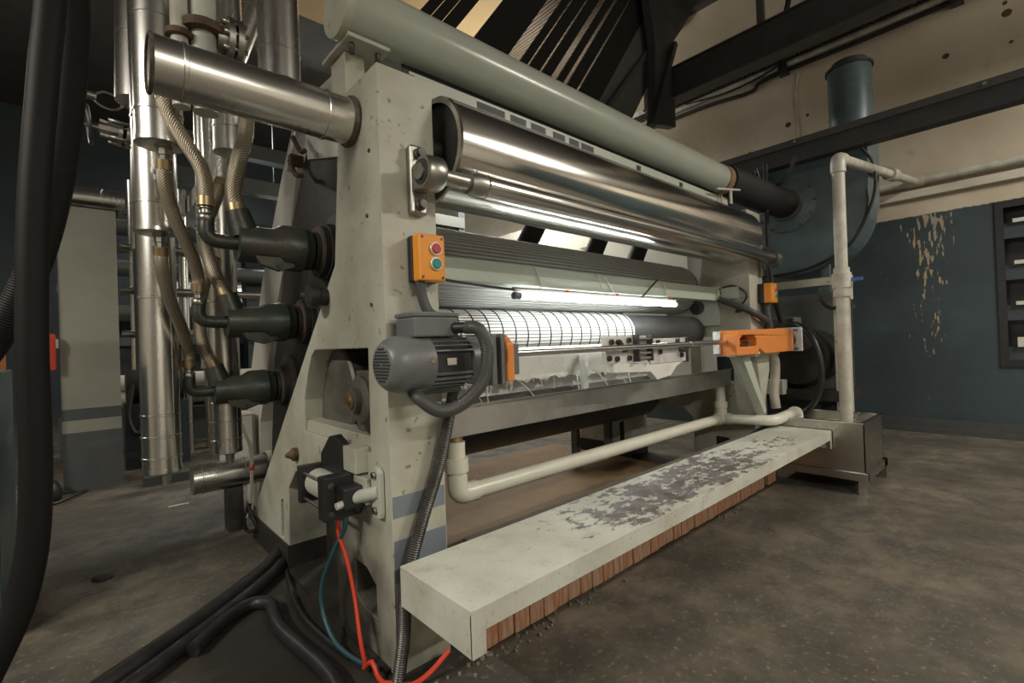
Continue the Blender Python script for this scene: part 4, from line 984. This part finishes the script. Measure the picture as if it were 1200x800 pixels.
for (x, y, zb, r, top, lab) in ((0.232, 2.20, 1.865, 0.076, 3.2, 'nearest vertical stainless pipe, ending just below the horizontal pipe'),
                          (0.240, 2.45, 1.585, 0.076, 2.9, 'vertical stainless pipe ending at mid height, with a braided hose below'),
                          (0.268, 2.80, 0.53, 0.077, 2.2, 'long vertical stainless pipe reaching down near the floor'),
                          (0.555, 2.62, 2.05, 0.07, 3.6, 'short vertical stainless pipe end behind the braided hoses'),
                          (0.575, 3.0, 0.54, 0.075, 2.5, 'vertical stainless pipe with riveted sections behind the lowest rotary joint'),
                          (0.51, 3.05, 1.0, 0.036, 3.4, 'slim vertical stainless pipe behind the braided hoses')):
    t = ss_pipe((x, y, zb), (x, y, top), r, lab, (0.10, 0.45) if zb > 1 else (0.05, 0.15, 0.25, 0.8))
    cap_end(t, (x, y, zb), r)
    if r > .05 and zb < 2.0:
        part('outlet_nut', MB().lathe((x+0.01, y-0.02, zb-.02), (0, 0, -1), [(0, 0.028), (0.012, 0.028), (0.014, 0.022), (0.04, 0.022), (0.042, 0.018), (0.06, 0.018)], 8), 'steel', t)
    part('seam', MB().box(x+r*0.55, x+r*0.58, y-r*0.86, y-r*0.80, zb, min(top, zb+1.0)), 'steel', t)
t = ss_pipe((0.70, 2.30, 2.30), (0.70, 2.30, 3.4), 0.088, 'wide vertical stainless pipe standing over the horizontal pipe', (0.12, 0.5)); cap_end(t, (0.70, 2.30, 2.30), 0.088)
t = ss_pipe((0.222, 2.75, 2.22), (0.25, 2.75, 3.4), 0.092, 'wide leaning stainless pipe at the top left beside the black hoses', (0.3, 0.8))
t = ss_pipe((0.60, 3.2, 2.50), (0.95, 3.2, 3.55), 0.07, 'slanting stainless pipe at the top behind the flanged valve', (0.15, 0.4, 0.7))
t = ss_pipe((0.74, 3.60, 0.22), (1.05, 3.56, 0.22), 0.11, 'x', ()) if False else None
t = ss_pipe((0.45, 3.30, 0.335), (0.83, 3.30, 0.335), 0.085, 'low horizontal stainless pipe behind the foot of the near frame', (0.05, 0.27))
part('gasket_ring', MB().torus((0.84, 3.30, 0.335), (1, 0, 0), 0.085, 0.01, 40, 8), 'gasket', t)
part('wall_flange', MB().cyl((0.84, 3.30, 0.335), (0.88, 3.30, 0.335), 0.10), 'paint', t)
part('pipe_saddle', MB().box(0.62, 0.70, 3.24, 3.36, 0, 0.26), 'dark_steel', t)
t = ss_pipe((-0.35, 5.4, 2.42), (0.30, 5.4, 2.42), 0.10, 'horizontal stainless pipe on top of the far left column', (0.1, 0.5))
t = ss_pipe((0.30, 3.9, 1.75), (0.39, 3.9, 5.6), 0.06, 'dim vertical stainless duct behind the hand wheel valve', (0.3,))

# flanged valve on the top horizontal pipe
t = thing('flanged_valve', 'flanged pipe fitting standing on the horizontal stainless pipe', 'valve', (0.36, 2.1, 2.10))
part('stub_pipe', MB().cyl((0.285, 2.05, 1.95), (0.285, 2.05, 2.40), 0.028, n=20), 'pvc_dirty', t)
part('stub_pipe', MB().cyl((0.36, 2.05, 1.95), (0.36, 2.05, 2.55), 0.042, n=24), 'paint_clean', t)
part('flange', MB().cyl((0.36, 2.05, 2.24), (0.36, 2.05, 2.27), 0.075).cyl((0.285, 2.05, 2.20), (0.285, 2.05, 2.22), 0.045), 'rust', t)
part('valve_body', MB().lathe((0.40, 2.05, 2.25), (1, 0, 0), [(0, 0.05), (0.03, 0.05), (0.03, 0.085), (0.05, 0.085), (0.05, 0.04), (0.06, 0.04), (0.06, 0.085), (0.08, 0.085), (0.08, 0.03)], 28), 'steel', t)
m = MB()
for k in range(8):
    a = 2*math.pi*k/8; m.cyl((0.415, 2.05+.068*math.cos(a), 2.25+.068*math.sin(a)), (0.495, 2.05+.068*math.cos(a), 2.25+.068*math.sin(a)), 0.008, n=8)
part('flange_bolts', m, 'steel', t)

# hand wheel valve
t = thing('hand_wheel_valve', 'steel gate valve with dark hand wheel beside the left pipes', 'valve', (0.15, 3.0, 2.1))
part('hand_wheel', MB().torus((0.045, 3.0, 2.17), (1, 0, 0.1), 0.085, 0.008, 36, 8), 'dark_steel', t)
part('stem', MB().cyl((0.03, 3.0, 2.17), (0.20, 3.0, 2.15), 0.009, n=10), 'steel', t)
part('yoke', MB().bar((0.085, 3.0, 2.20), (0.17, 3.0, 2.185), 0.02, 0.012).bar((0.085, 3.0, 2.135), (0.17, 3.0, 2.125), 0.02, 0.012).bar((0.08, 3.0, 2.165), (0.16, 3.0, 2.16), 0.04, 0.022), 'steel', t)
part('flange', MB().cyl((0.155, 3.0, 2.155), (0.17, 3.0, 2.153), 0.06), 'steel', t)
part('flange', MB().cyl((0.185, 3.0, 2.152), (0.20, 3.0, 2.15), 0.06), 'steel', t)
m = MB()
for dy, dz in ((.04, .04), (-.04, .04), (.04, -.04), (-.04, -.04)): m.cyl((0.115, 3.0+dy, 2.16+dz), (0.205, 3.0+dy, 2.152+dz), 0.009, n=8)
part('flange_bolts', m, 'steel', t)
part('upper_yoke', MB().tube([(0.06, 3.0, 2.31), (0.10, 3.0, 2.345), (0.16, 3.0, 2.33), (0.17, 3.0, 2.29), (0.13, 3.0, 2.265), (0.08, 3.0, 2.28), (0.06, 3.0, 2.31)], 0.006, 8), 'steel', t)
part('upper_knob', MB().cyl((0.035, 3.0, 2.315), (0.075, 3.0, 2.31), 0.02, n=14), 'steel', t)
part('valve_body', MB().cyl((0.20, 3.0, 2.15), (0.27, 2.9, 2.15), 0.04), 'steel', t)

# rotary joints and their hoses
def rotary_joint(y, z, xe, xb, r, label, flange_x):
    t = thing('rotary_joint', label, 'rotary joint', ((xe+xb)/2, y, z-r), 'green-black rotary steam joints')
    part('joint_body', MB().lathe((xe+0.10, y, z), (1, 0, 0), [(0, r*.5), (0, r*.82), (0.012, r*.85), (0.13, r*.85), (0.16, r*1.08), (0.24, r*1.12), (0.25, r*1.02), (0.275, r*0.98), (0.285, r*.6)], 36), 'cast_iron', t)
    part('elbow', MB().tube([(xe+0.12, y, z), (xe+0.06, y, z), (xe+0.02, y, z+.005), (xe, y, z+.03), (xe, y, z+.07)], 0.027, 18, True, 0.01), 'cast_iron', t)
    part('elbow_nut', MB().cyl((xe, y, z+.07), (xe, y, z+.10), 0.028, n=6), 'steel', t)
    part('elbow_nut', MB().cyl((xe, y, z+.10), (xe, y, z+.115), 0.019, n=16), 'steel', t)
    part('side_port', MB().cyl((xe+0.13, y, z+r*.4), (xe+0.105, y, z+r*1.5), r*.62, r*.5, 24), 'cast_iron', t)
    part('lug', MB().prism([(xe+0.15, z-r*.6), (xe+0.29, z-r*.6), (xe+0.30, z-r*1.0), (xe+0.24, z-r*1.25), (xe+0.17, z-r*1.0)], 'y', y-r*.7, y-r*.4), 'cast_iron', t, 0.003)
    part('lug_bolt', MB().lathe((xe+0.235, y-r*.7, z-r*1.0), (0, -1, 0), [(0, 0.01), (0.006, 0.01)], 10), 'black', t)
    part('journal_flange', MB().lathe((xe+0.385, y, z), (1, 0, 0), [(0, r*.6), (0, r*.95), (0.02, r*.95), (0.025, r*1.3), (0.05, r*1.3), (0.05, r*1.45), (0.09, r*1.45), (0.09, r*.6)], 36), 'oily', t)
    part('wear_ring', MB().lathe((xe+0.405, y, z), (1, 0, 0), [(0, r*.95), (0.0, r*1.1), (0.012, r*1.18), (0.012, r*.95)], 32), 'rust', t)
    return t
rotary_joint(2.10, 1.487, 0.358, 0.70, 0.086, 'uppermost green-black rotary joint with braided hoses, beside the near frame', .82)
rotary_joint(2.40, 1.196, 0.372, 0.68, 0.082, 'middle one of three rotary joints with braided hoses', .8)
rotary_joint(2.80, 0.872, 0.385, 0.68, 0.084, 'lowest one of three rotary joints, nearest the floor', .8)
def braid(pts, r, label, nuts=True):
    P = [Vector(p) for p in pts]
    t = thing('braided_hose', label, 'hose', P[-1], 'braided steel hoses')
    part('braid', MB().tube(pts, r, 20, True, 0.012), 'braid', t)
    d = (P[-2]-P[-1]).normalized(); e = (P[1]-P[0]).normalized()
    part('ferrule', MB().lathe(P[-1], d, [(0, r*.7), (0, r*1.12), (0.035, r*1.12), (0.038, r)], 20), 'brass', t)
    part('ferrule', MB().lathe(P[0], e, [(0, r*.7), (0, r*1.12), (0.035, r*1.12), (0.038, r)], 20), 'brass', t)
    part('end_nut', MB().cyl(P[-1]-d*0.012, P[-1]-d*0.001, r*.95, n=6), 'steel', t)
    return t
braid([(0.238, 2.12, 2.03), (0.25, 2.12, 1.96), (0.29, 2.12, 1.87), (0.345, 2.11, 1.77), (0.36, 2.10, 1.69), (0.358, 2.10, 1.615)], 0.026, 'braided hose curving from behind the horizontal pipe to the uppermost rotary joint')
braid([(0.242, 2.18, 1.79), (0.245, 2.20, 1.70), (0.28, 2.25, 1.59), (0.345, 2.33, 1.46), (0.372, 2.39, 1.38), (0.372, 2.40, 1.325)], 0.024, 'braided hose from the nearest vertical pipe to the middle rotary joint')
braid([(0.25, 2.43, 1.51), (0.255, 2.46, 1.42), (0.29, 2.55, 1.30), (0.355, 2.70, 1.16), (0.385, 2.79, 1.07), (0.385, 2.80, 1.00)], 0.025, 'braided hose from the mid-height pipe to the lowest rotary joint')
braid([(0.535, 2.2, 2.08), (0.52, 2.18, 1.95), (0.48, 2.13, 1.82), (0.455, 2.11, 1.70), (0.462, 2.10, 1.605)], 0.03, 'thick braided hose dropping into the top of the uppermost rotary joint')
braid([(0.50, 2.52, 1.86), (0.45, 2.50, 1.72), (0.41, 2.48, 1.60), (0.43, 2.44, 1.45), (0.475, 2.40, 1.31)], 0.028, 'thick braided hose passing behind the uppermost joint to the middle joint')
braid([(0.52, 2.86, 1.56), (0.47, 2.85, 1.42), (0.44, 2.83, 1.28), (0.445, 2.81, 1.12), (0.49, 2.80, 0.995)], 0.029, 'thick braided hose dropping into the top of the lowest rotary joint')

# dryer frame carrying the joints
t = thing('dryer_frame', 'dark oily bearing frame behind the rotary joints', 'machine frame', (0.93, 2.6, 0))
part('frame_plate', MB().prism([(1.86, 0.30), (1.84, 2.02), (2.10, 2.02), (2.46, 2.05), (2.80, 1.62), (3.10, 1.0), (3.25, 0.30)], 'x', 0.86, 0.92), 'oily', t)
part('leaning_edge', MB().prism([(2.46, 2.32), (2.56, 2.32), (2.86, 2.02), (3.30, 1.50), (3.75, 0.75), (3.85, 0), (3.55, 0), (3.45, 0.60), (3.0, 1.35), (2.70, 1.75)], 'x', 0.855, 0.935), 'white_far', t, 0.004)
part('upper_cover', MB().prism([(1.82, 1.84), (1.82, 2.25), (2.44, 2.30), (2.40, 2.0)], 'x', 0.845, 0.90), 'paint', t, 0.004)
part('cover_edge', MB().bar((0.85, 2.42, 2.25), (0.85, 2.66, 2.02), 0.03, 0.05, (1, 0, 0)), 'aluminium', t)
for y, z, r in ((2.10, 1.487, 0.17), (2.40, 1.196, 0.16), (2.80, 0.872, 0.17)):
    part('bearing_cover', MB().lathe((0.86, y, z), (-1, 0, 0), [(0, r), (0.02, r), (0.025, r*.85), (0.04, r*.62)], 36), 'oily', t)
part('foot', MB().box(0.86, 0.92, 1.95, 2.35, 0, 0.30), 'oily', t)
part('foot', MB().box(0.86, 0.92, 2.9, 3.25, 0, 0.30), 'oily', t)
single('steel_bracket', MB().tube([(0.80, 2.52, 2.02), (0.80, 2.44, 1.93), (0.80, 2.36, 1.90)], 0.012, 8).tube([(0.80, 2.46, 2.12), (0.80, 2.36, 2.02), (0.80, 2.30, 2.0)], 0.012, 8).box(0.795, 0.86, 2.49, 2.53, 2.0, 2.05), 'rust', 'bent rusty rods on the dryer frame above the uppermost joint', 'bracket')
# small white box and wires by the left foot of the near frame
t = thing('sensor_box', 'small white box with loose wires behind the foot of the near frame', 'box', (0.83, 3.35, 0.52))
part('box_body', MB().box(0.65, 0.81, 3.45, 3.62, 0.32, 0.66), 'white_far', t, 0.004)
part('box_lid', MB().box(0.645, 0.815, 3.445, 3.625, 0.66, 0.672), 'white_sleeve', t)
part('box_stand', MB().box(0.71, 0.75, 3.50, 3.56, 0, 0.32), 'paint', t)
single('wire_bundle', MB().tube([(0.60, 2.95, 0.78), (0.64, 2.98, 0.66), (0.69, 3.02, 0.52), (0.70, 3.05, 0.34), (0.685, 3.05, 0.18), (0.67, 3.05, 0.12)], 0.006, 8).tube([(0.62, 2.96, 0.76), (0.66, 2.99, 0.62), (0.705, 3.03, 0.50), (0.708, 3.06, 0.3), (0.70, 3.05, 0.16)], 0.006, 8), 'pvc', 'two thin pale wires hanging beside the slanted foot of the near frame', 'wire')
single('red_tape', MB().cyl((0.704, 3.045, 0.385), (0.706, 3.05, 0.415), 0.014, n=10), 'red_plastic', 'red tape wrapped round the pale hanging wires', 'tape')
single('black_wire_loop', MB().tube([(0.69, 3.05, 0.20), (0.66, 3.06, 0.10), (0.67, 3.06, 0.05), (0.70, 3.04, 0.04), (0.715, 3.0, 0.06), (0.69, 3.03, 0.14), (0.68, 3.05, 0.19)], 0.011, 8), 'black', 'black wire loop at the end of the pale hanging wires', 'wire')

# ================================================================== left column and objects near it
t = thing('frame_column', 'grey-green column with dark painted base standing at the left', 'column', (0.05, 5.25, 0))
part('column_body', MB().box(-0.135, 0.232, 5.2, 5.5, 0.02, 2.30), 'column_paint', t, 0.006)
part('painted_base', MB().box(-0.137, 0.234, 5.197, 5.5, 0.02, 0.47), 'dark_grey_paint', t)
part('painted_band', MB().box(-0.137, 0.234, 5.197, 5.5, 0.57, 0.66), 'dark_grey_paint', t)
part('base_plate', MB().box(-0.16, 0.26, 5.17, 5.55, 0, 0.02), 'dark_grey_paint', t)
part('column_top', MB().box(-0.15, 0.25, 5.18, 5.52, 2.30, 2.32), 'dark_steel', t)
t = thing('pendant_control', 'orange pendant control box hanging left of the grey column', 'control box', (-0.23, 5.1, 1.02))
part('pendant_body', MB().box(-0.215, -0.155, 5.08, 5.16, 0.98, 1.26), 'red_plastic', t, 0.008)
part('pendant_cable', MB().tube([(-0.185, 5.12, 1.26), (-0.18, 5.12, 1.45), (-0.19, 5.12, 1.9), (-0.19, 5.12, 2.6), (-0.19, 5.12, 5.6)], 0.012, 8), 'black', t)
part('side_button', MB().box(-0.155, -0.14, 5.09, 5.13, 1.15, 1.22), 'white_far', t)
single('orange_cabinet', MB().box(-0.9, -0.62, 7.0, 7.5, 0.06, 1.25).box(-0.9, -0.62, 7.0, 7.5, 0, 0.06), 'orange', 'orange cabinet far away behind the black corrugated hoses', 'cabinet')
t = thing('control_cabinet', 'dark teal cabinet at the left picture edge behind the black hose', 'cabinet', (-0.6, 2.95, 0))
part('cabinet_body', MB().box(-0.95, -0.245, 2.62, 3.2, 0.05, 1.02), 'fan_blue', t, 0.008)
part('cabinet_plinth', MB().box(-0.93, -0.265, 2.64, 3.18, 0, 0.05), 'black', t)
part('cabinet_door', MB().box(-0.92, -0.28, 2.612, 2.62, 0.09, 0.98), 'fan_blue', t, 0.004)
single('floor_cable', MB().tube([(-0.2, 5.1, 1.0), (-0.25, 5.0, 0.5), (-0.28, 4.9, 0.15), (-0.20, 4.85, 0.02), (-0.1, 4.95, 0.02), (0.0, 5.1, 0.02)], 0.013, 8), 'black', 'black cable trailing down beside the grey column to the floor', 'cable')
single('floor_lump', MB().lathe((-0.25, 5.0, 0), (0, 0, 1), [(0, 0.11), (0.06, 0.12), (0.14, 0.09), (0.18, 0.03)], 14), 'black', 'small black bundle on the floor beside the grey column', 'bundle')

# foreground black hoses
single('corrugated_hose', MB().corr([(-0.02, 1.5, 2.5), (-0.033, 1.5, 1.95), (-0.052, 1.5, 1.70), (-0.074, 1.5, 1.40), (-0.083, 1.5, 1.10), (-0.083, 1.5, 0.80), (-0.098, 1.5, 0.60), (-0.145, 1.5, 0.44), (-0.26, 1.5, 0.22), (-0.45, 1.5, 0.06), (-0.7, 1.5, 0.035)], 0.0285, 0.006, 20, 0.035), 'black_hose', 'thick black corrugated hose hanging in the left foreground and curving to the floor', 'hose')
single('corrugated_hose', MB().corr([(0.012, 1.62, 2.6), (0.006, 1.6, 2.0), (-0.006, 1.6, 1.75), (-0.034, 1.6, 1.50), (-0.075, 1.6, 1.30), (-0.13, 1.62, 1.15), (-0.20, 1.65, 1.02), (-0.35, 1.7, 0.8), (-0.6, 1.8, 0.4), (-0.8, 1.85, 0.03)], 0.031, 0.006, 20, 0.035), 'black_hose', 'second black corrugated hose crossing behind the first at the left', 'hose')
t = thing('hose_hanger', 'dark steel rail overhead holding the two black hoses', 'rail', (0, 1.55, 2.5))
part('rail_bar', MB().box(-0.4, 0.25, 1.50, 1.62, 2.58, 2.64), 'beam_dark', t)
part('rail_rod', MB().cyl((-0.3, 1.56, 2.64), (-0.3, 1.56, 5.6), 0.012, n=8).cyl((0.2, 1.56, 2.64), (0.2, 1.56, 5.6), 0.012, n=8), 'beam_dark', t)
# floor hoses
single('floor_hose', MB().tube([(0.72, 2.62, 0.04), (0.66, 2.53, 0.035), (0.52, 2.38, 0.035), (0.34, 2.22, 0.035), (0.16, 2.08, 0.035), (0.0, 1.96, 0.035), (-0.25, 1.75, 0.035), (-0.6, 1.5, 0.035)], 0.035, 14), 'black', 'upper one of the black hoses lying across the floor to the machine foot', 'hose')
single('floor_hose', MB().tube([(0.70, 2.50, 0.03), (0.64, 2.42, 0.03), (0.50, 2.28, 0.03), (0.32, 2.12, 0.03), (0.12, 1.96, 0.03), (-0.05, 1.84, 0.03), (-0.3, 1.66, 0.03), (-0.6, 1.42, 0.03)], 0.028, 14), 'black', 'lower one of the two parallel black hoses lying across the floor', 'hose')
single('floor_hose', MB().tube([(0.26, 2.01, 0.025), (0.38, 2.14, 0.025), (0.49, 2.20, 0.025), (0.545, 2.14, 0.025), (0.53, 2.02, 0.025), (0.525, 1.90, 0.025), (0.545, 1.72, 0.025), (0.56, 1.55, 0.025), (0.55, 1.42, 0.025), (0.53, 1.25, 0.025)], 0.026, 14), 'black', 'black hose bending sharply on the oily floor toward the camera', 'hose')
single('floor_cable', MB().tube([(0.71, 2.5, 0.012), (0.68, 2.35, 0.012), (0.64, 2.15, 0.012), (0.62, 1.95, 0.012), (0.63, 1.75, 0.012), (0.65, 1.6, 0.012)], 0.011, 8), 'black', 'thin black cable lying on the oily floor along the near frame', 'cable')
single('floor_debris', MB().lathe((0.05, 3.05, 0), (0.2, 0.1, 1), [(0, 0.05), (0.008, 0.045), (0.01, 0.02)], 7), 'black', 'small dark scrap lying on the open floor at the left', 'scrap')
for i, (x, y) in enumerate(((0.42, 4.1), )):
    single('paper_scrap', MB().box(x, x+0.12, y, y+0.03, 0, 0.004), 'white_far', 'pale paper scrap lying on the floor below the low stainless pipe', 'scrap')

# ================================================================== things seen in the background
# machine housing with lettering behind the rollers
t = thing('slitter_housing', 'white machine housing with lettering, seen between the rollers', 'machine', (6.0, 4.6, 0))
part('housing_body', MB().box(5.6, 6.3, 2.9, 7.2, 0.4, 3.0), 'white_far', t, 0.01)
part('housing_base', MB().box(5.65, 6.3, 2.95, 7.1, 0, 0.4), 'navy_paint', t)
fc = bpy.data.curves.new('lettering', 'FONT'); fc.body = 'TTER MACHINE'; fc.size = 0.08; fc.extrude = 0.002
fo = bpy.data.objects.new('lettering', fc); COL.objects.link(fo)
bpy.context.view_layer.update()
dg = bpy.context.evaluated_depsgraph_get(); me = bpy.data.meshes.new_from_object(fo.evaluated_get(dg)); bpy.data.objects.remove(fo)
me.materials.clear(); me.materials.append(MATS['lettering'])
lo = bpy.data.objects.new('lettering', me); COL.objects.link(lo); lo.parent = t
lo.rotation_euler = (R(90), 0, R(-90)); lo.location = (5.597-6.0, 4.60-4.6, 2.41); lo.scale = (0.72, 1, 1)
for i, (x, z0, lab) in enumerate(((2.44, 1.55, 'nearest one of the slanted black ducts behind the fluted roller'), (3.28, 1.55, 'middle one of the slanted black ducts behind the fluted roller'), (3.95, 1.55, 'farthest one of the slanted black ducts behind the fluted roller'))):
    single('slanted_duct', MB().corr([(x-0.25, 2.74, z0-0.35), (x, 2.72, z0), (x+0.28, 2.72, z0+0.40), (x+0.40, 2.72, z0+0.58)], 0.085, 0.04, 24, 0.05), 'rubber', lab, 'duct', 'slanted black ducts behind the rollers')
t = thing('rear_crossbar', 'pale bar with dark lugs behind the rollers', 'bar', (2.3, 2.8, 1.2))
part('bar_body', MB().box(0.93, 3.59, 2.80, 2.86, 1.42, 1.50), 'paint', t)
part('bar_lug', MB().box(1.35, 1.50, 2.76, 2.80, 1.50, 1.75), 'paint', t)
single('coloured_bottles', MB().lathe((4.3, 2.15, 1.40), (0, 0, 1), [(0, 0.03), (0.10, 0.03), (0.12, 0.012), (0.14, 0.012)], 14), 'red_plastic', 'small red bottle on the ledge past the fluted roller end', 'bottle')
single('bottle_ledge', MB().box(4.1, 4.5, 2.05, 2.30, 1.38, 1.40).box(4.28, 4.34, 2.12, 2.22, 0, 1.38), 'paint', 'narrow ledge past the fluted roller end carrying a red bottle', 'ledge')
# under-machine back pieces
t = thing('rear_stand', 'grey steel stand under the machine behind the drain pipe', 'stand', (3.2, 2.6, 0))
part('stand_post', MB().box(3.05, 3.10, 2.62, 2.68, 0, 0.62), 'slate_panel', t)
part('stand_post', MB().box(3.50, 3.55, 2.62, 2.68, 0, 0.62), 'slate_panel', t)
part('stand_shelf', MB().box(3.05, 3.55, 2.60, 2.82, 0.34, 0.42), 'slate_panel', t)
part('stand_block', MB().box(3.2, 3.38, 2.64, 2.74, 0.42, 0.56), 'dark_steel', t)
single('cable_coil', MB().torus((4.2, 2.9, 0.14), (1, 0.6, 0), 0.10, 0.035, 24, 8), 'pvc_dirty', 'pale coil standing on the floor under the machine', 'coil')
single('orange_cone', MB().lathe((4.02, 3.28, 0), (0, 0, 1), [(0, 0.12), (0.02, 0.12), (0.02, 0.08), (0.25, 0.02)], 20), 'orange', 'small orange object on the floor beyond the machine', 'cone')
single('white_sheet', MB().box(1.7, 2.5, 4.2, 4.5, 0.0, 0.16), 'white_far', 'pale low block on the floor beyond the machine', 'block')

# rear dryer section seen between the left pipes
t = thing('rear_machine', 'dim dryer machine with pale rollers and beams in the left background', 'machine', (1.5, 7.2, 0))
for x in (-0.15, 1.6, 3.2): part('upright', MB().box(x, x+0.22, 6.9, 7.15, 0, 2.6), 'navy_paint', t)
part('base_rail', MB().box(-0.2, 3.6, 6.8, 6.95, 0.05, 0.45), 'dark_grey_paint', t)
for z, mm in ((0.78, 'white_far'), (0.60, 'paint'), (1.55, 'slate_panel'), (2.05, 'slate_panel'), (2.5, 'slate_panel')):
    part('roller', MB().cyl((0.0, 6.75, z), (3.5, 6.75, z), 0.09, n=24), mm, t)
for z in (1.2, 1.8, 2.3, 2.75): part('cross_rail', MB().box(-0.2, 3.5, 7.15, 7.22, z, z+0.09), 'slate_panel', t)
part('dark_panel', MB().box(-0.1, 3.5, 7.25, 7.3, 0.4, 1.5), 'navy_paint', t)
t = thing('rear_motor', 'dark motor block beside the grey column', 'motor', (0.55, 5.9, 0))
part('motor_body', MB().cyl((0.30, 5.9, 0.78), (0.75, 5.9, 0.78), 0.16), 'oily', t)
part('motor_base', MB().box(0.28, 0.78, 5.75, 6.05, 0, 0.62), 'navy_paint', t)
part('cable_loop', MB().tube([(0.34, 5.75, 0.8), (0.30, 5.65, 0.5), (0.36, 5.6, 0.35), (0.45, 5.65, 0.5)], 0.025, 8), 'black', t)
single('rear_floor_rail', MB().box(0.35, 3.4, 4.9, 5.05, 0, 0.07), 'beam_grey', 'low dark rail on the floor behind the stainless pipes', 'rail')
t = thing('rear_pipe_rack', 'cluster of dim thin pipes right of the grey column', 'pipe rack', (0.5, 6.2, 0))
for x, y, r in ((0.42, 6.3, 0.05), (0.55, 6.4, 0.035), (0.85, 6.35, 0.05), (1.05, 6.4, 0.03)): part('thin_pipe', MB().cyl((x, y, 0.0), (x, y, 2.9), r, n=14), 'stainless', t)
for z in (1.3, 1.75, 2.2): part('thin_pipe', MB().cyl((0.3, 6.25, z), (1.6, 6.25, z), 0.04, n=14), 'steel', t)
# cream partition and wall lamp in the far background
struct('wall_partition', MB().box(1.2, 5.5, 10.0, 10.1, 0, 2.35), 'cream_far')
def wall_lamp(p0, p1, label):
    t = thing('far_tube_lamp', label, 'lamp', Vector(p0)+Vector((0, 0, -.05)), 'far fluorescent tubes')
    part('glass_tube', MB().cyl(p0, p1, 0.03, n=10), 'tube_glow', t)
    d = Vector((0, 0.06, 0.05)); m = MB().bar(Vector(p0)+d, Vector(p1)+d, 0.1, 0.06); part('lamp_back', m, 'white_far', t)
    part('hanger', MB().cyl(Vector(p0)+d, Vector((p0[0], p0[1]+.06, 5.6)), 0.008, n=6).cyl(Vector(p1)+d, Vector((p1[0], p1[1]+.06, 5.6)), 0.008, n=6), 'beam_dark', t)
wall_lamp((1.75, 8.5, 2.02), (2.45, 8.5, 2.02), 'far bright fluorescent tube seen below the uppermost rotary joint')
wall_lamp((0.9, 9.0, 3.22), (1.06, 9.0, 3.22), 'tiny far lamp seen between the vertical pipes')
t = thing('rear_gantry', 'dim grey-blue steel gantry high in the left background', 'gantry', (1.5, 5.5, 0))
for z in (2.9, 3.3): part('gantry_beam', MB().box(0.4, 4.5, 6.0, 6.15, z, z+0.16), 'slate_panel', t)
part('gantry_beam', MB().box(0.9, 1.05, 4.4, 7.5, 2.65, 2.82), 'white_far', t)
for x in (0.4, 4.4): part('gantry_post', MB().box(x, x+0.12, 6.02, 6.14, 0, 3.46), 'navy_paint', t)
